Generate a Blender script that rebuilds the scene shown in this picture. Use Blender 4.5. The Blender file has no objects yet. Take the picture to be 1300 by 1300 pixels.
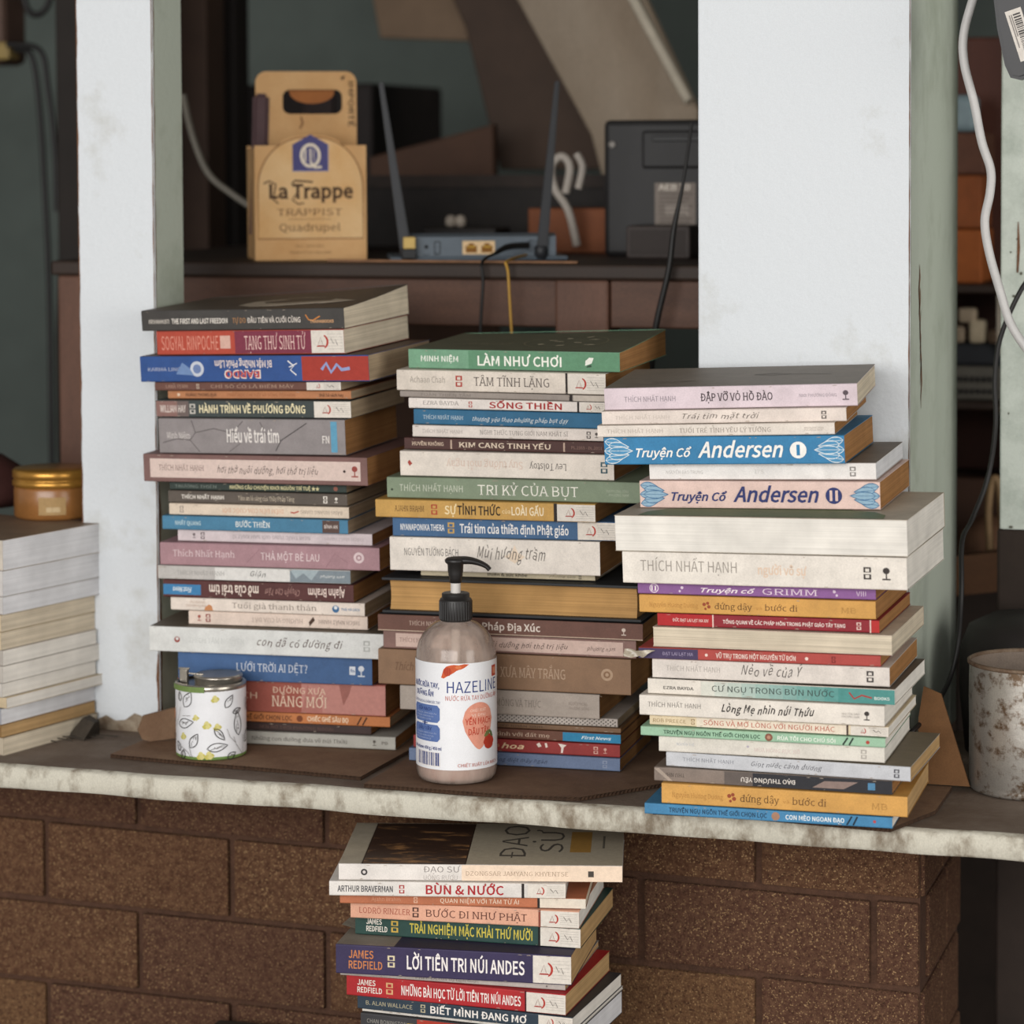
import bpy, bmesh, math, random, os
from mathutils import Vector, Matrix
random.seed(7)
C = bpy.context.scene.collection
SC = bpy.context.scene
R = math.radians

# ------------------------------------------------------------------ camera, daylight, exposure
LED = 0.85                                   # height of the ledge top
cam_d = bpy.data.cameras.new('camera'); cam = bpy.data.objects.new('camera', cam_d); C.objects.link(cam)
AZ, PITCH, ROLL = R(17.6), R(3.0), 0.005
cam.matrix_world = Matrix.Translation((0.742, -2.344, LED + 0.576)) @ Matrix.Rotation(AZ, 4, 'Z') @ Matrix.Rotation(math.pi/2 - PITCH, 4, 'X') @ Matrix.Rotation(-ROLL, 4, 'Z')
cam_d.sensor_width = 36; cam_d.lens = 3500/1300*36; cam_d.shift_y = -(650 - 383.4)/1300
cam_d.clip_start = 0.05
cam_d.dof.use_dof = True; cam_d.dof.focus_distance = 2.47; cam_d.dof.aperture_fstop = 5.0
SC.camera = cam

w = bpy.data.worlds.new('overcast_sky'); SC.world = w; w.use_nodes = True
bg = w.node_tree.nodes['Background']; bg.inputs[0].default_value = (0.97, 0.97, 0.97, 1); bg.inputs[1].default_value = 0.30

def area(name, loc, aim, sx, sy, power, col):
    l = bpy.data.lights.new(name, 'AREA'); l.shape = 'RECTANGLE'; l.size = sx; l.size_y = sy; l.energy = power; l.color = col
    o = bpy.data.objects.new(name, l); C.objects.link(o); o.location = loc
    o.rotation_euler = (Vector(aim) - Vector(loc)).to_track_quat('-Z', 'Y').to_euler(); return o
area('porch_daylight', (-0.2, -4.6, 1.95), (0, 0, 1.1), 4.2, 2.0, 163, (1.0, 0.985, 0.965))
area('yard_daylight', (4.4, -1.9, 1.7), (0, 0.1, 1.1), 3.0, 2.2, 85, (1.0, 0.97, 0.92))
SC.view_settings.view_transform = 'Standard'; SC.view_settings.look = 'None'; SC.view_settings.gamma = 1.0
SC.view_settings.exposure = 0.27; SC.view_settings.use_curve_mapping = False

# ------------------------------------------------------------------ materials
def lin(h):
    h = h.lstrip('#'); v = [int(h[i:i+2], 16)/255 for i in (0, 2, 4)]
    return tuple(c/12.92 if c <= .04045 else ((c+.055)/1.055)**2.4 for c in v) + (1,)
MATS = {}
def M(hexc, rough=.6, var=.12, scale=60, hex2=None, amount=.5, bump=0, bscale=None, metal=0, spec=.35, stretch=None, sharp=.18, trans=0):
    """Plain procedural surface: two tones mixed by noise, fine grain, optional bump."""
    key = (hexc, rough, var, scale, hex2, amount, bump, bscale, metal, spec, stretch, sharp)
    if key in MATS: return MATS[key]
    m = bpy.data.materials.new('surface_' + hexc.lstrip('#')); m.use_nodes = True
    nt = m.node_tree; N = nt.nodes; Lk = nt.links; p = N['Principled BSDF']
    p.inputs['Roughness'].default_value = rough; p.inputs['Metallic'].default_value = metal
    p.inputs['Specular IOR Level'].default_value = spec
    tc = N.new('ShaderNodeTexCoord'); oi = N.new('ShaderNodeObjectInfo')
    va = N.new('ShaderNodeVectorMath'); va.operation = 'MULTIPLY_ADD'
    va.inputs[1].default_value = stretch or (1, 1, 1)
    cx = N.new('ShaderNodeCombineXYZ'); mu = N.new('ShaderNodeMath'); mu.operation = 'MULTIPLY'; mu.inputs[1].default_value = 7.3
    Lk.new(oi.outputs['Random'], mu.inputs[0]); Lk.new(mu.outputs[0], cx.inputs[0]); Lk.new(mu.outputs[0], cx.inputs[1])
    Lk.new(tc.outputs['Object'], va.inputs[0]); Lk.new(cx.outputs[0], va.inputs[2])
    n = N.new('ShaderNodeTexNoise'); n.inputs['Scale'].default_value = scale; n.inputs['Detail'].default_value = 6; n.inputs['Roughness'].default_value = .65
    Lk.new(va.outputs[0], n.inputs['Vector'])
    mr = N.new('ShaderNodeMapRange'); mr.inputs[1].default_value = amount - sharp; mr.inputs[2].default_value = amount + sharp
    Lk.new(n.outputs[0], mr.inputs[0])
    mx = N.new('ShaderNodeMix'); mx.data_type = 'RGBA'
    a = lin(hexc)
    if hex2: A_, B_ = a, lin(hex2)
    else:
        A_ = tuple(max(0, c*(1-var)) for c in a[:3]) + (1,); B_ = tuple(min(1, c*(1+var)) for c in a[:3]) + (1,)
    mx.inputs[6].default_value = A_; mx.inputs[7].default_value = B_
    Lk.new(mr.outputs[0], mx.inputs[0])
    g = N.new('ShaderNodeTexNoise'); g.inputs['Scale'].default_value = 900; g.inputs['Detail'].default_value = 2
    Lk.new(va.outputs[0], g.inputs['Vector'])
    gr = N.new('ShaderNodeMapRange'); gr.inputs[1].default_value = .3; gr.inputs[2].default_value = .7; gr.inputs[3].default_value = 1 - var*.7; gr.inputs[4].default_value = 1 + var*.5
    Lk.new(g.outputs[0], gr.inputs[0])
    vm = N.new('ShaderNodeVectorMath'); vm.operation = 'SCALE'
    Lk.new(mx.outputs[2], vm.inputs[0]); Lk.new(gr.outputs[0], vm.inputs['Scale'])
    Lk.new(vm.outputs[0], p.inputs['Base Color'])
    if bump:
        b = N.new('ShaderNodeBump'); b.inputs['Strength'].default_value = bump; b.inputs['Distance'].default_value = .002
        n2 = N.new('ShaderNodeTexNoise'); n2.inputs['Scale'].default_value = bscale or scale*3; n2.inputs['Detail'].default_value = 5
        Lk.new(va.outputs[0], n2.inputs['Vector']); Lk.new(n2.outputs[0], b.inputs['Height']); Lk.new(b.outputs[0], p.inputs['Normal'])
    MATS[key] = m; return m
def faded(h):
    """Printed colour, a little sun-bleached."""
    v = [int(h.lstrip('#')[i:i+2], 16) for i in (0, 2, 4)]; g = .3*v[0]+.59*v[1]+.11*v[2]; t = (1.0, .98, .955)
    return '#%02x%02x%02x' % tuple(max(0, min(255, int((c+(g-c)*.06)*.96*k+2))) for c, k in zip(v, t))
def ink(h): return M(faded(h), .6, .08, 200, spec=.2)
def cov(h): return M(faded(h), .55, .12, 45, spec=.3)
def pagemat(h):
    key = ('page', h)
    if key in MATS: return MATS[key]
    m = bpy.data.materials.new('page_edges_' + h.lstrip('#')); m.use_nodes = True
    nt = m.node_tree; N = nt.nodes; Lk = nt.links; p = N['Principled BSDF']; p.inputs['Roughness'].default_value = .85; p.inputs['Specular IOR Level'].default_value = .1
    tc = N.new('ShaderNodeTexCoord'); mp = N.new('ShaderNodeMapping'); mp.inputs['Scale'].default_value = (5, 5, 1400)
    n = N.new('ShaderNodeTexNoise'); n.inputs['Scale'].default_value = 1; n.inputs['Detail'].default_value = 3
    Lk.new(tc.outputs['Object'], mp.inputs[0]); Lk.new(mp.outputs[0], n.inputs['Vector'])
    n2 = N.new('ShaderNodeTexNoise'); n2.inputs['Scale'].default_value = 30; n2.inputs['Detail'].default_value = 5; Lk.new(tc.outputs['Object'], n2.inputs['Vector'])
    a = lin(h); lo_ = .93 if min(a[:3]) > .45 else .76
    mx = N.new('ShaderNodeMix'); mx.data_type = 'RGBA'; mx.inputs[6].default_value = tuple(c*lo_ for c in a[:3]) + (1,); mx.inputs[7].default_value = tuple(min(1, c*1.08) for c in a[:3]) + (1,)
    mr = N.new('ShaderNodeMapRange'); mr.inputs[1].default_value = .32; mr.inputs[2].default_value = .62; Lk.new(n.outputs[0], mr.inputs[0]); Lk.new(mr.outputs[0], mx.inputs[0])
    vm = N.new('ShaderNodeVectorMath'); vm.operation = 'SCALE'
    m2 = N.new('ShaderNodeMapRange'); m2.inputs[1].default_value = .3; m2.inputs[2].default_value = .7; m2.inputs[3].default_value = .84; m2.inputs[4].default_value = 1.08
    Lk.new(n2.outputs[0], m2.inputs[0]); Lk.new(mx.outputs[2], vm.inputs[0]); Lk.new(m2.outputs[0], vm.inputs['Scale']); Lk.new(vm.outputs[0], p.inputs['Base Color'])
    b = N.new('ShaderNodeBump'); b.inputs['Strength'].default_value = .35; b.inputs['Distance'].default_value = .0006; Lk.new(n.outputs[0], b.inputs['Height']); Lk.new(b.outputs[0], p.inputs['Normal'])
    MATS[key] = m; return m

# ------------------------------------------------------------------ mesh helpers
class MB:
    """Collects vertices and faces with material slots, then links them as ONE mesh object."""
    def __init__(s): s.v, s.f, s.mi, s.mats, s.sm = [], [], [], [], []
    def slot(s, m):
        if m not in s.mats: s.mats.append(m)
        return s.mats.index(m)
    def add(s, vs, fs, m, smooth=False):
        k = len(s.v); i = s.slot(m); s.v += [tuple(v) for v in vs]
        for f in fs: s.f.append([k+q for q in f]); s.mi.append(i); s.sm.append(smooth)
    def quad(s, a, b, c, d, m): s.add([a, b, c, d], [[0, 1, 2, 3]], m)
    def box(s, lo, hi, m, bev=0, seg=2, xf=None, cuts=0):
        bm = bmesh.new(); bmesh.ops.create_cube(bm, size=1)
        for v in bm.verts: v.co = Vector([(lo[i]+hi[i])/2 + v.co[i]*(hi[i]-lo[i]) for i in range(3)])
        if bev: bmesh.ops.bevel(bm, geom=bm.edges[:], offset=bev, segments=seg, profile=.5, affect='EDGES')
        if cuts: bmesh.ops.subdivide_edges(bm, edges=[e for e in bm.edges if e.calc_length() > .02], cuts=cuts, use_grid_fill=True)
        s.bm(bm, m, xf)
    def bm(s, bm, m, xf=None, smooth=False):
        bm.verts.index_update(); vs = [(xf @ v.co if xf else v.co.copy()) for v in bm.verts]
        s.add(vs, [[v.index for v in f.verts] for f in bm.faces], m, smooth); bm.free()
    def tube(s, pts, r, m, n=10, cap=True, smooth_pts=True, ell=1):
        P = [Vector(p) for p in pts]
        if smooth_pts and len(P) > 2:
            Q = []
            for i in range(len(P)-1):
                p0, p1, p2, p3 = P[max(i-1, 0)], P[i], P[i+1], P[min(i+2, len(P)-1)]
                for k in range(6):
                    t = k/6; Q.append(.5*((2*p1) + (p2-p0)*t + (2*p0-5*p1+4*p2-p3)*t*t + (3*p1-p0-3*p2+p3)*t**3))
            Q.append(P[-1]); P = Q
        rs = r if isinstance(r, (list, tuple)) else [r]
        vs, fs = [], []; up = None
        for i, p in enumerate(P):
            t = (P[min(i+1, len(P)-1)] - P[max(i-1, 0)]).normalized()
            if up is None: up = Vector((0, 0, 1)) if abs(t.z) < .9 else Vector((0, 1, 0))
            a = t.cross(up).normalized(); b = a.cross(t).normalized(); up = b
            q = i/(len(P)-1)*(len(rs)-1); k = min(int(q), len(rs)-2) if len(rs) > 1 else 0
            rr = rs[0] if len(rs) == 1 else rs[k] + (rs[k+1]-rs[k])*(q-k)
            for j in range(n):
                an = 2*math.pi*j/n; vs.append(p + a*rr*math.cos(an) + b*rr*ell*math.sin(an))
        for i in range(len(P)-1):
            for j in range(n): fs.append([i*n+j, i*n+(j+1) % n, (i+1)*n+(j+1) % n, (i+1)*n+j])
        s.add(vs, fs, m, True)
        if cap: s.add(vs[:n], [list(range(n))[::-1]], m); s.add(vs[-n:], [list(range(n))], m)
    def lathe(s, prof, m, n=48, c=(0, 0, 0), smooth=True, a0=0, a1=2*math.pi):
        full = abs(a1-a0-2*math.pi) < 1e-6; nn = n if full else n+1; vs, fs = [], []
        for r, z in prof:
            for j in range(nn):
                an = a0+(a1-a0)*j/n; vs.append((c[0]+r*math.cos(an), c[1]+r*math.sin(an), c[2]+z))
        for i in range(len(prof)-1):
            for j in range(n):
                k = (j+1) % nn; fs.append([i*nn+j, i*nn+k, (i+1)*nn+k, (i+1)*nn+j])
        s.add(vs, fs, m, smooth)
    def build(s, name, parent=None, loc=None, rot=None, sharp=35):
        me = bpy.data.meshes.new(name); me.from_pydata(s.v, [], s.f)
        for m in s.mats: me.materials.append(m)
        me.polygons.foreach_set('material_index', s.mi); me.polygons.foreach_set('use_smooth', s.sm); me.update()
        o = bpy.data.objects.new(name, me); C.objects.link(o)
        if parent: o.parent = parent
        if loc: o.location = loc
        if rot: o.rotation_euler = rot
        return o
def empty(name, loc=(0, 0, 0), rot=(0, 0, 0)):
    o = bpy.data.objects.new(name, None); o.empty_display_size = .02; C.objects.link(o); o.location = loc; o.rotation_euler = rot; return o
def tag(o, label, cat, group=None, kind=None):
    o['label'] = label; o['category'] = cat
    if group: o['group'] = group
    if kind: o['kind'] = kind
    return o
def struct(o): o['kind'] = 'structure'; return o

def plate(loops, t):
    """Filled outline with holes, extruded: returns a bmesh in the XY plane, thickness 2t."""
    c = bpy.data.curves.new('outline', 'CURVE'); c.dimensions = '2D'; c.fill_mode = 'BOTH'; c.extrude = t
    for L in loops:
        sp = c.splines.new('POLY'); sp.points.add(len(L)-1); sp.use_cyclic_u = True
        for i, p in enumerate(L): sp.points[i].co = (p[0], p[1], 0, 1)
    o = bpy.data.objects.new('outline', c); C.objects.link(o)
    me = bpy.data.meshes.new_from_object(o.evaluated_get(bpy.context.evaluated_depsgraph_get()))
    bpy.data.objects.remove(o); bpy.data.curves.remove(c)
    bm = bmesh.new(); bm.from_mesh(me); bpy.data.meshes.remove(me); bmesh.ops.remove_doubles(bm, verts=bm.verts[:], dist=1e-6); return bm
def rrect(x0, y0, x1, y1, r, n=5):
    out = []
    for cx, cy, a in ((x1-r, y1-r, 0), (x0+r, y1-r, 90), (x0+r, y0+r, 180), (x1-r, y0+r, 270)):
        for k in range(n+1): out.append((cx+r*math.cos(R(a+90*k/n)), cy+r*math.sin(R(a+90*k/n))))
    return out
XZ = Matrix(((1, 0, 0, 0), (0, 0, -1, 0), (0, 1, 0, 0), (0, 0, 0, 1)))       # plate's y becomes height, its front faces -Y

# ------------------------------------------------------------------ lettering
FONT = None
try: FONT = bpy.data.fonts.load(os.path.join(bpy.utils.resource_path('LOCAL'), 'datafiles', 'fonts', 'Noto Sans CJK Regular.woff2'))
except Exception: FONT = None
TXT = {}
import unicodedata
def raw(txt, style, shear=True):
    c = bpy.data.curves.new('word', 'FONT'); c.body = txt; c.resolution_u = 2
    if FONT: c.font = FONT
    if 'b' in style: c.offset = (.0125 if 'B' in style else .0052 if 's' in style else .0078) if FONT else .018
    elif FONT and ('l' in style or 's' in style): c.offset = -.0012
    if shear: c.shear = .36 if 'h' in style else .28 if 'i' in style else 0
    if 'h' in style: c.space_character = 1.04
    o = bpy.data.objects.new('word', c); C.objects.link(o)
    me = bpy.data.meshes.new_from_object(o.evaluated_get(bpy.context.evaluated_depsgraph_get()))
    vs = [[v.co.x, v.co.y] for v in me.vertices]; fs = [list(p.vertices) for p in me.polygons]
    bpy.data.objects.remove(o); bpy.data.curves.remove(c); bpy.data.meshes.remove(me)
    return vs, fs
MX = {}
def right_edge(txt, style):
    k = (txt, style)
    if k not in MX:
        vs, _ = raw(txt, style, False); MX[k] = (min((v[0] for v in vs), default=0), max((v[0] for v in vs), default=0))
    return MX[k]
def glyphs(txt, style):
    """Outline of a word as triangles: capital height 1, starting at x = 0. Horns and crossbars of Vietnamese letters are drawn on."""
    st = ''.join(ch for ch in style if ch in 'bBlsih'); key = (txt, st)
    if key in TXT: return TXT[key]
    body, extra = '', []
    if FONT: body = txt
    for ch in ('' if FONT else unicodedata.normalize('NFC', txt)):
        d = unicodedata.normalize('NFD', ch)
        if ch in 'Đđ': body += 'D' if ch == 'Đ' else 'd'; extra.append((len(body)-1, ch))
        elif '\u031b' in d: body += unicodedata.normalize('NFC', d.replace('\u031b', '')); extra.append((len(body)-1, d[0]))
        else: body += ch
    vs, fs = raw(body, st)
    cap = .2566 if FONT else .70
    if not vs: vs = [[0, 0], [1, 0], [1, 1]]; fs = []
    ms = ''.join(ch for ch in st if ch in 'bh'); sh = .45 if 'h' in st else .28 if 'i' in st else 0; w = .17 if 'b' in st else .12
    for i, ch in extra:
        base = ch if ch not in 'Đđ' else body[i]
        xr = right_edge(body[:i]+base, ms)[1]/cap; l, r_ = right_edge(base, ms); gw = (r_-l)/cap
        if ch == 'Đ': pl = [(xr-gw-.13, .44), (xr-gw*.45, .44), (xr-gw*.45, .44+w), (xr-gw-.13, .44+w)]
        elif ch == 'đ': pl = [(xr-gw*.55, .84), (xr+.12, .84), (xr+.12, .84+w*.85), (xr-gw*.55, .84+w*.85)]
        else:
            t = .93 if ch.isupper() else .68
            pl = [(xr-w*.8, t-.13), (xr+.02, t-.10), (xr+.10+w*.3, t), (xr+.11+w*.5, t+.17), (xr+.11-w*.5, t+.17), (xr+.02, t+.03), (xr-w*.6, t-.01)]
        q = len(vs); vs += [[(x+sh*y)*cap, y*cap] for x, y in pl]; fs.append(list(range(q, q+len(pl))))
    x0 = min(v[0] for v in vs)
    vs = [[(v[0]-x0)/cap, v[1]/cap] for v in vs]
    if 's' in style:
        cnt = {}
        for f in fs:
            for i in range(len(f)):
                e = tuple(sorted((f[i], f[(i+1) % len(f)]))); cnt[e] = cnt.get(e, 0)+1
        for (i, j), k in list(cnt.items()):
            if k != 1: continue
            a, b = vs[i], vs[j]
            if abs(a[1]-b[1]) > .012 or not .05 < abs(a[0]-b[0]) < .3: continue
            y = a[1]
            if min(abs(y), abs(y-1), abs(y-.745)) > .05: continue
            d = .06 if y < .3 else -.06; xa, xb = min(a[0], b[0])-.09, max(a[0], b[0])+.09; q = len(vs)
            vs += [[xa, y], [xb, y], [xb, y+d], [xa, y+d]]; fs.append([q, q+1, q+2, q+3] if d > 0 else [q+3, q+2, q+1, q])
    if 'h' in style:
        for v in vs: v[1] += .10*math.sin(v[0]*1.7) + .06*math.sin(v[0]*4.3+1)
    wd = max(v[0] for v in vs)
    TXT[key] = (vs, fs, wd); return TXT[key]
def text_uv(txt, x0, x1, y0, y1, style=''):
    """Lettering fitted to a box: (points, faces) in the plane; baseline y0, capital height y1."""
    vs, fs, wd = glyphs(txt, style); sx = (x1-x0)/max(wd, 1e-6); sy = y1-y0
    if 'r' in style: return [(x1-v[0]*sx, y1-v[1]*sy) for v in vs], fs
    return [(x0+v[0]*sx, y0+v[1]*sy) for v in vs], fs
def stroke(pts, wd, closed=False):
    """A thin ribbon along a plane polyline: (points, faces)."""
    vs, fs = [], []; n = len(pts)
    for i, p in enumerate(pts):
        a = pts[(i-1) % n] if closed or i > 0 else p; b = pts[(i+1) % n] if closed or i < n-1 else p
        dx, dy = b[0]-a[0], b[1]-a[1]; l = math.hypot(dx, dy) or 1; ww = wd[i]/2 if isinstance(wd, list) else wd/2
        nx, ny = -dy/l*ww, dx/l*ww; vs += [(p[0]-nx, p[1]-ny), (p[0]+nx, p[1]+ny)]
    for i in range(n if closed else n-1):
        j = (i+1) % n; fs.append([2*i, 2*j, 2*j+1, 2*i+1])
    return vs, fs
def ellipse(cx, cy, rx, ry, n=24, rot=0):
    c, s = math.cos(rot), math.sin(rot)
    return [(cx+rx*math.cos(2*math.pi*k/n)*c-ry*math.sin(2*math.pi*k/n)*s, cy+rx*math.cos(2*math.pi*k/n)*s+ry*math.sin(2*math.pi*k/n)*c) for k in range(n)]
def leafshape(cx, cy, ln, wd, rot, n=10):
    pts = []
    for k in range(n+1): t = k/n; pts.append((ln*(t-.5), wd/2*math.sin(math.pi*t**.8)))
    for k in range(n-1, 0, -1): t = k/n; pts.append((ln*(t-.5), -wd/2*math.sin(math.pi*t**.8)))
    c, s = math.cos(rot), math.sin(rot)
    return [(cx+x*c-y*s, cy+x*s+y*c) for x, y in pts]

# ------------------------------------------------------------------ the setting
wood_dark = M('#4a372b', .7, .25, 18, stretch=(1, 1, .15), bump=.2)
concrete = M('#6b5f55', .85, .2, 12, bump=.3)
teal = M('#5c645f', .8, .14, 5, bump=.1)
mb = MB(); mb.box((-3, -5.2, -.05), (2.6, 2.6, 0), concrete); struct(mb.build('floor'))
mb = MB(); mb.box((-3, -1.5, 2.75), (2.6, 2.6, 2.8), wood_dark); struct(mb.build('ceiling'))  # unseen; carried forward past the wall to keep sky light off the tops
mb = MB(); mb.box((-3, 2.4, 0), (2.6, 2.5, 2.75), teal); struct(mb.build('wall_back'))
mb = MB(); mb.box((-2.4, .3, 0), (-2.3, 2.4, 2.75), teal); struct(mb.build('wall_left'))
mb = MB(); mb.box((1.9, .3, 0), (2.0, 2.4, 2.75), teal); struct(mb.build('wall_right'))

# brick wall under the ledge
def brickmat(a, b):
    m = M(a, .9, .30, 190, hex2=b, amount=.53, bump=1.0, bscale=520, spec=.15, sharp=.14); nt = m.node_tree; N = nt.nodes; Lk = nt.links; pb = N['Principled BSDF']
    src = pb.inputs['Base Color'].links[0].from_socket; tc = next(n for n in N if n.type == 'TEX_COORD')
    for sc, th, col in ((620, .665, '#b09068'), (380, .66, '#3a261c')):          # pale and dark grit in the fired clay
        n = N.new('ShaderNodeTexNoise'); n.inputs['Scale'].default_value = sc; n.inputs['Detail'].default_value = 1; Lk.new(tc.outputs['Object'], n.inputs['Vector'])
        r = N.new('ShaderNodeMapRange'); r.inputs[1].default_value = th-.03; r.inputs[2].default_value = th+.03; r.inputs[4].default_value = .75; Lk.new(n.outputs[0], r.inputs[0])
        x = N.new('ShaderNodeMix'); x.data_type = 'RGBA'; Lk.new(r.outputs[0], x.inputs[0]); Lk.new(src, x.inputs[6]); x.inputs[7].default_value = lin(col); src = x.outputs[2]
    Lk.new(src, pb.inputs['Base Color']); return m
brick_m = [brickmat(h, k) for h, k in (('#523728', '#6f513b'), ('#4e3429', '#674b39'), ('#583d2b', '#785a3f'))]
mortar = M('#4e3527', .9, .25, 60, bump=.8, bscale=300)
mb = MB()
mb.box((-1.32, .169, 0), (.338, .40, .828), mortar)
def brick_row(z0, z1, joints):
    for a, b in zip(joints, joints[1:]):
        y = .1635 + random.uniform(-.0012, .0015); sh = random.uniform(-.001, .001)
        bm = bmesh.new(); bmesh.ops.create_cube(bm, size=1)
        lo = (a+.0032, y, z0+.003+sh); hi = (b-.0032, .185, z1-.003+sh)
        for v in bm.verts: v.co = Vector([(lo[i]+hi[i])/2+v.co[i]*(hi[i]-lo[i]) for i in range(3)])
        bmesh.ops.bevel(bm, geom=bm.edges[:], offset=.0028, segments=2, profile=.6, affect='EDGES')
        for v in bm.verts: v.co.z -= .019*(v.co.x+.45) + .0006*math.sin(v.co.x*40+z0*90); v.co.y += .0005*math.sin(v.co.x*55+v.co.z*70)
        mb.bm(bm, random.choice(brick_m))
odd = [-1.268, -1.064, -.86, -.656, -.452, -.249, -.035, .186, .3405]
even = [-1.17, -.966, -.762, -.556, -.351, -.148, .072, .295, .3405]
zz = [.838, .752, .668, .584, .500, .416, .332, .248, .164, .08, 0]
for i in range(10): brick_row(zz[i+1], zz[i], odd if i % 2 == 0 else even)
for i in range(10):                                    # the return of the wall at its free end
    for k in range(2):
        y0 = .172+k*.11+(i % 2)*.03; bm = bmesh.new(); bmesh.ops.create_cube(bm, size=1); lo = (.33, y0, zz[i+1]-.012); hi = (.3415, min(y0+.105, .40), zz[i]-.018)
        for v in bm.verts: v.co = Vector([(lo[j]+hi[j])/2+v.co[j]*(hi[j]-lo[j]) for j in range(3)])
        bmesh.ops.bevel(bm, geom=bm.edges[:], offset=.002, segments=1, affect='EDGES'); mb.bm(bm, brick_m[1])
struct(mb.build('wall_front'))
mb = MB(); mb.box((-.12, -.06, 0), (.035, .12, .6395), concrete, .004); struct(mb.build('trim_4'))     # plinth that carries the lower stack, below the picture

# painted posts
def painted(a, b, amount=.30): return M(a, .62, .05, 9, hex2=b, amount=amount, bump=.25, bscale=160, sharp=.12)
white_p = painted('#b0afa6', '#d0d4d7', .32); green_p = painted('#99a090', '#b4bbae', .38); bare = M('#6d4a33', .85, .3, 90, bump=.5)
def ragged_strip(mb, x, y, z0, z1, w0, w1, m, side=0, step=.006, seed=1, prob=1):
    """Bare patch running down an arris, with a torn outline; side 0 lies on the front, 1 on the right face."""
    rnd = random.Random(seed); n = int((z1-z0)/step); ph = rnd.random()*9
    pts = []
    for i in range(n+1):
        z = z0+(z1-z0)*i/n; q = .5+.5*math.sin(z*37+ph)*math.sin(z*91+ph*2)
        pts.append((z, max(.0002, (w0+(w1-w0)*(q*.7+rnd.random()*.3)))))
    vs, fs = [], []
    for z, wd in pts:
        if side == 0: vs += [(x, y-.0003, z), (x+wd, y-.0003, z)]
        elif side == 2: vs += [(x, y-.0003, z), (x-wd, y-.0003, z)]
        else: vs += [(x+.0003, y, z), (x+.0003, y+wd, z)]
    for i in range(n): fs.append([2*i, 2*i+1, 2*i+3, 2*i+2] if side != 2 else [2*i+1, 2*i, 2*i+2, 2*i+3])
    mb.add(vs, fs, m)
def post(name, x0, x1, y0, y1, z0, front, side):
    mb = MB(); bm = bmesh.new(); bmesh.ops.create_cube(bm, size=1); lo = (x0, y0, z0); hi = (x1, y1, 2.75)
    for v in bm.verts: v.co = Vector([(lo[j]+hi[j])/2+v.co[j]*(hi[j]-lo[j]) for j in range(3)])
    bmesh.ops.bevel(bm, geom=[e for e in bm.edges if abs(e.verts[0].co.z-e.verts[1].co.z) > 1], offset=.0015, segments=2, affect='EDGES')
    bm.normal_update(); fr = [f for f in bm.faces if f.normal.y < -.5]; vs = [v.co.copy() for v in bm.verts]; bm.verts.index_update()
    mb.add(vs, [[v.index for v in f.verts] for f in bm.faces if f in fr], front); mb.add(vs, [[v.index for v in f.verts] for f in bm.faces if f not in fr], side); bm.free()
    return mb
mb = post('p', -.511, -.427, .165, .235, LED, white_p, green_p)
ragged_strip(mb, -.4275, .165, LED, .93, .0006, .0035, bare, 2, seed=3); ragged_strip(mb, -.4275, .165, .93, 2.0, .0002, .0016, bare, 2, seed=4)
ragged_strip(mb, -.427, .1662, LED, 1.10, .002, .006, bare, 1, seed=5); ragged_strip(mb, -.427, .1662, 1.10, 2.0, .0008, .0028, bare, 1, seed=25)
ragged_strip(mb, -.5105, .165, LED, .955, .001, .0075, bare, 0, seed=6); ragged_strip(mb, -.5105, .165, .955, 2.0, .0002, .0018, bare, 0, seed=9)
pts = [(-.497+.0105*i, LED+.010+.004*math.sin(i*1.9)+.0012*i) for i in range(8)]
mb.add([(x, .1646, LED) for x, z in pts]+[(x, .1646, z) for x, z in pts], [[i, i+1, i+9, i+8] for i in range(7)], M('#9c8f7c', .9, .3, 60, hex2='#6d5a48', bump=.8))
struct(mb.build('trim_1'))
mb = post('p', .129, .328, .165, .456, LED, white_p, green_p)
ragged_strip(mb, .328, .1655, LED, 2.2, .0004, .0017, bare, 1, seed=12); ragged_strip(mb, .3275, .165, LED, 2.2, .0001, .0012, bare, 2, seed=13)
for q in range(5):
    pts = [(.215+.003*math.sin(k*2.1+q)+.006*q*.5, 1.325-.022*q-.012*k) for k in range(5)]
    v, f = stroke(pts, [.0012, .005*random.random()+.002, .005, .003, .001]); mb.add([(.3285, a, b) for a, b in v], f, bare)
struct(mb.build('trim_2'))
mb = post('p', .379, .56, .40, .47, 1.055, M('#c3c9c0', .7, .1, 30, hex2='#9fa79d', amount=.60, bump=.2), green_p)
for q in range(26):
    x, z = random.uniform(.384, .43), random.uniform(1.05, 1.55); mb.add([(a, .3994, b) for a, b in ellipse(x, z, random.uniform(.0006, .0024), random.uniform(.0006, .002), 7)], [list(range(7))], M('#5a5a4e', .8))
v, f = stroke([(.396, 1.36), (.3965, 1.335), (.3955, 1.31)], [.001, .003, .002]); mb.add([(a, .3993, b) for a, b in v], f, bare)
struct(mb.build('trim_3'))

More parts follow.
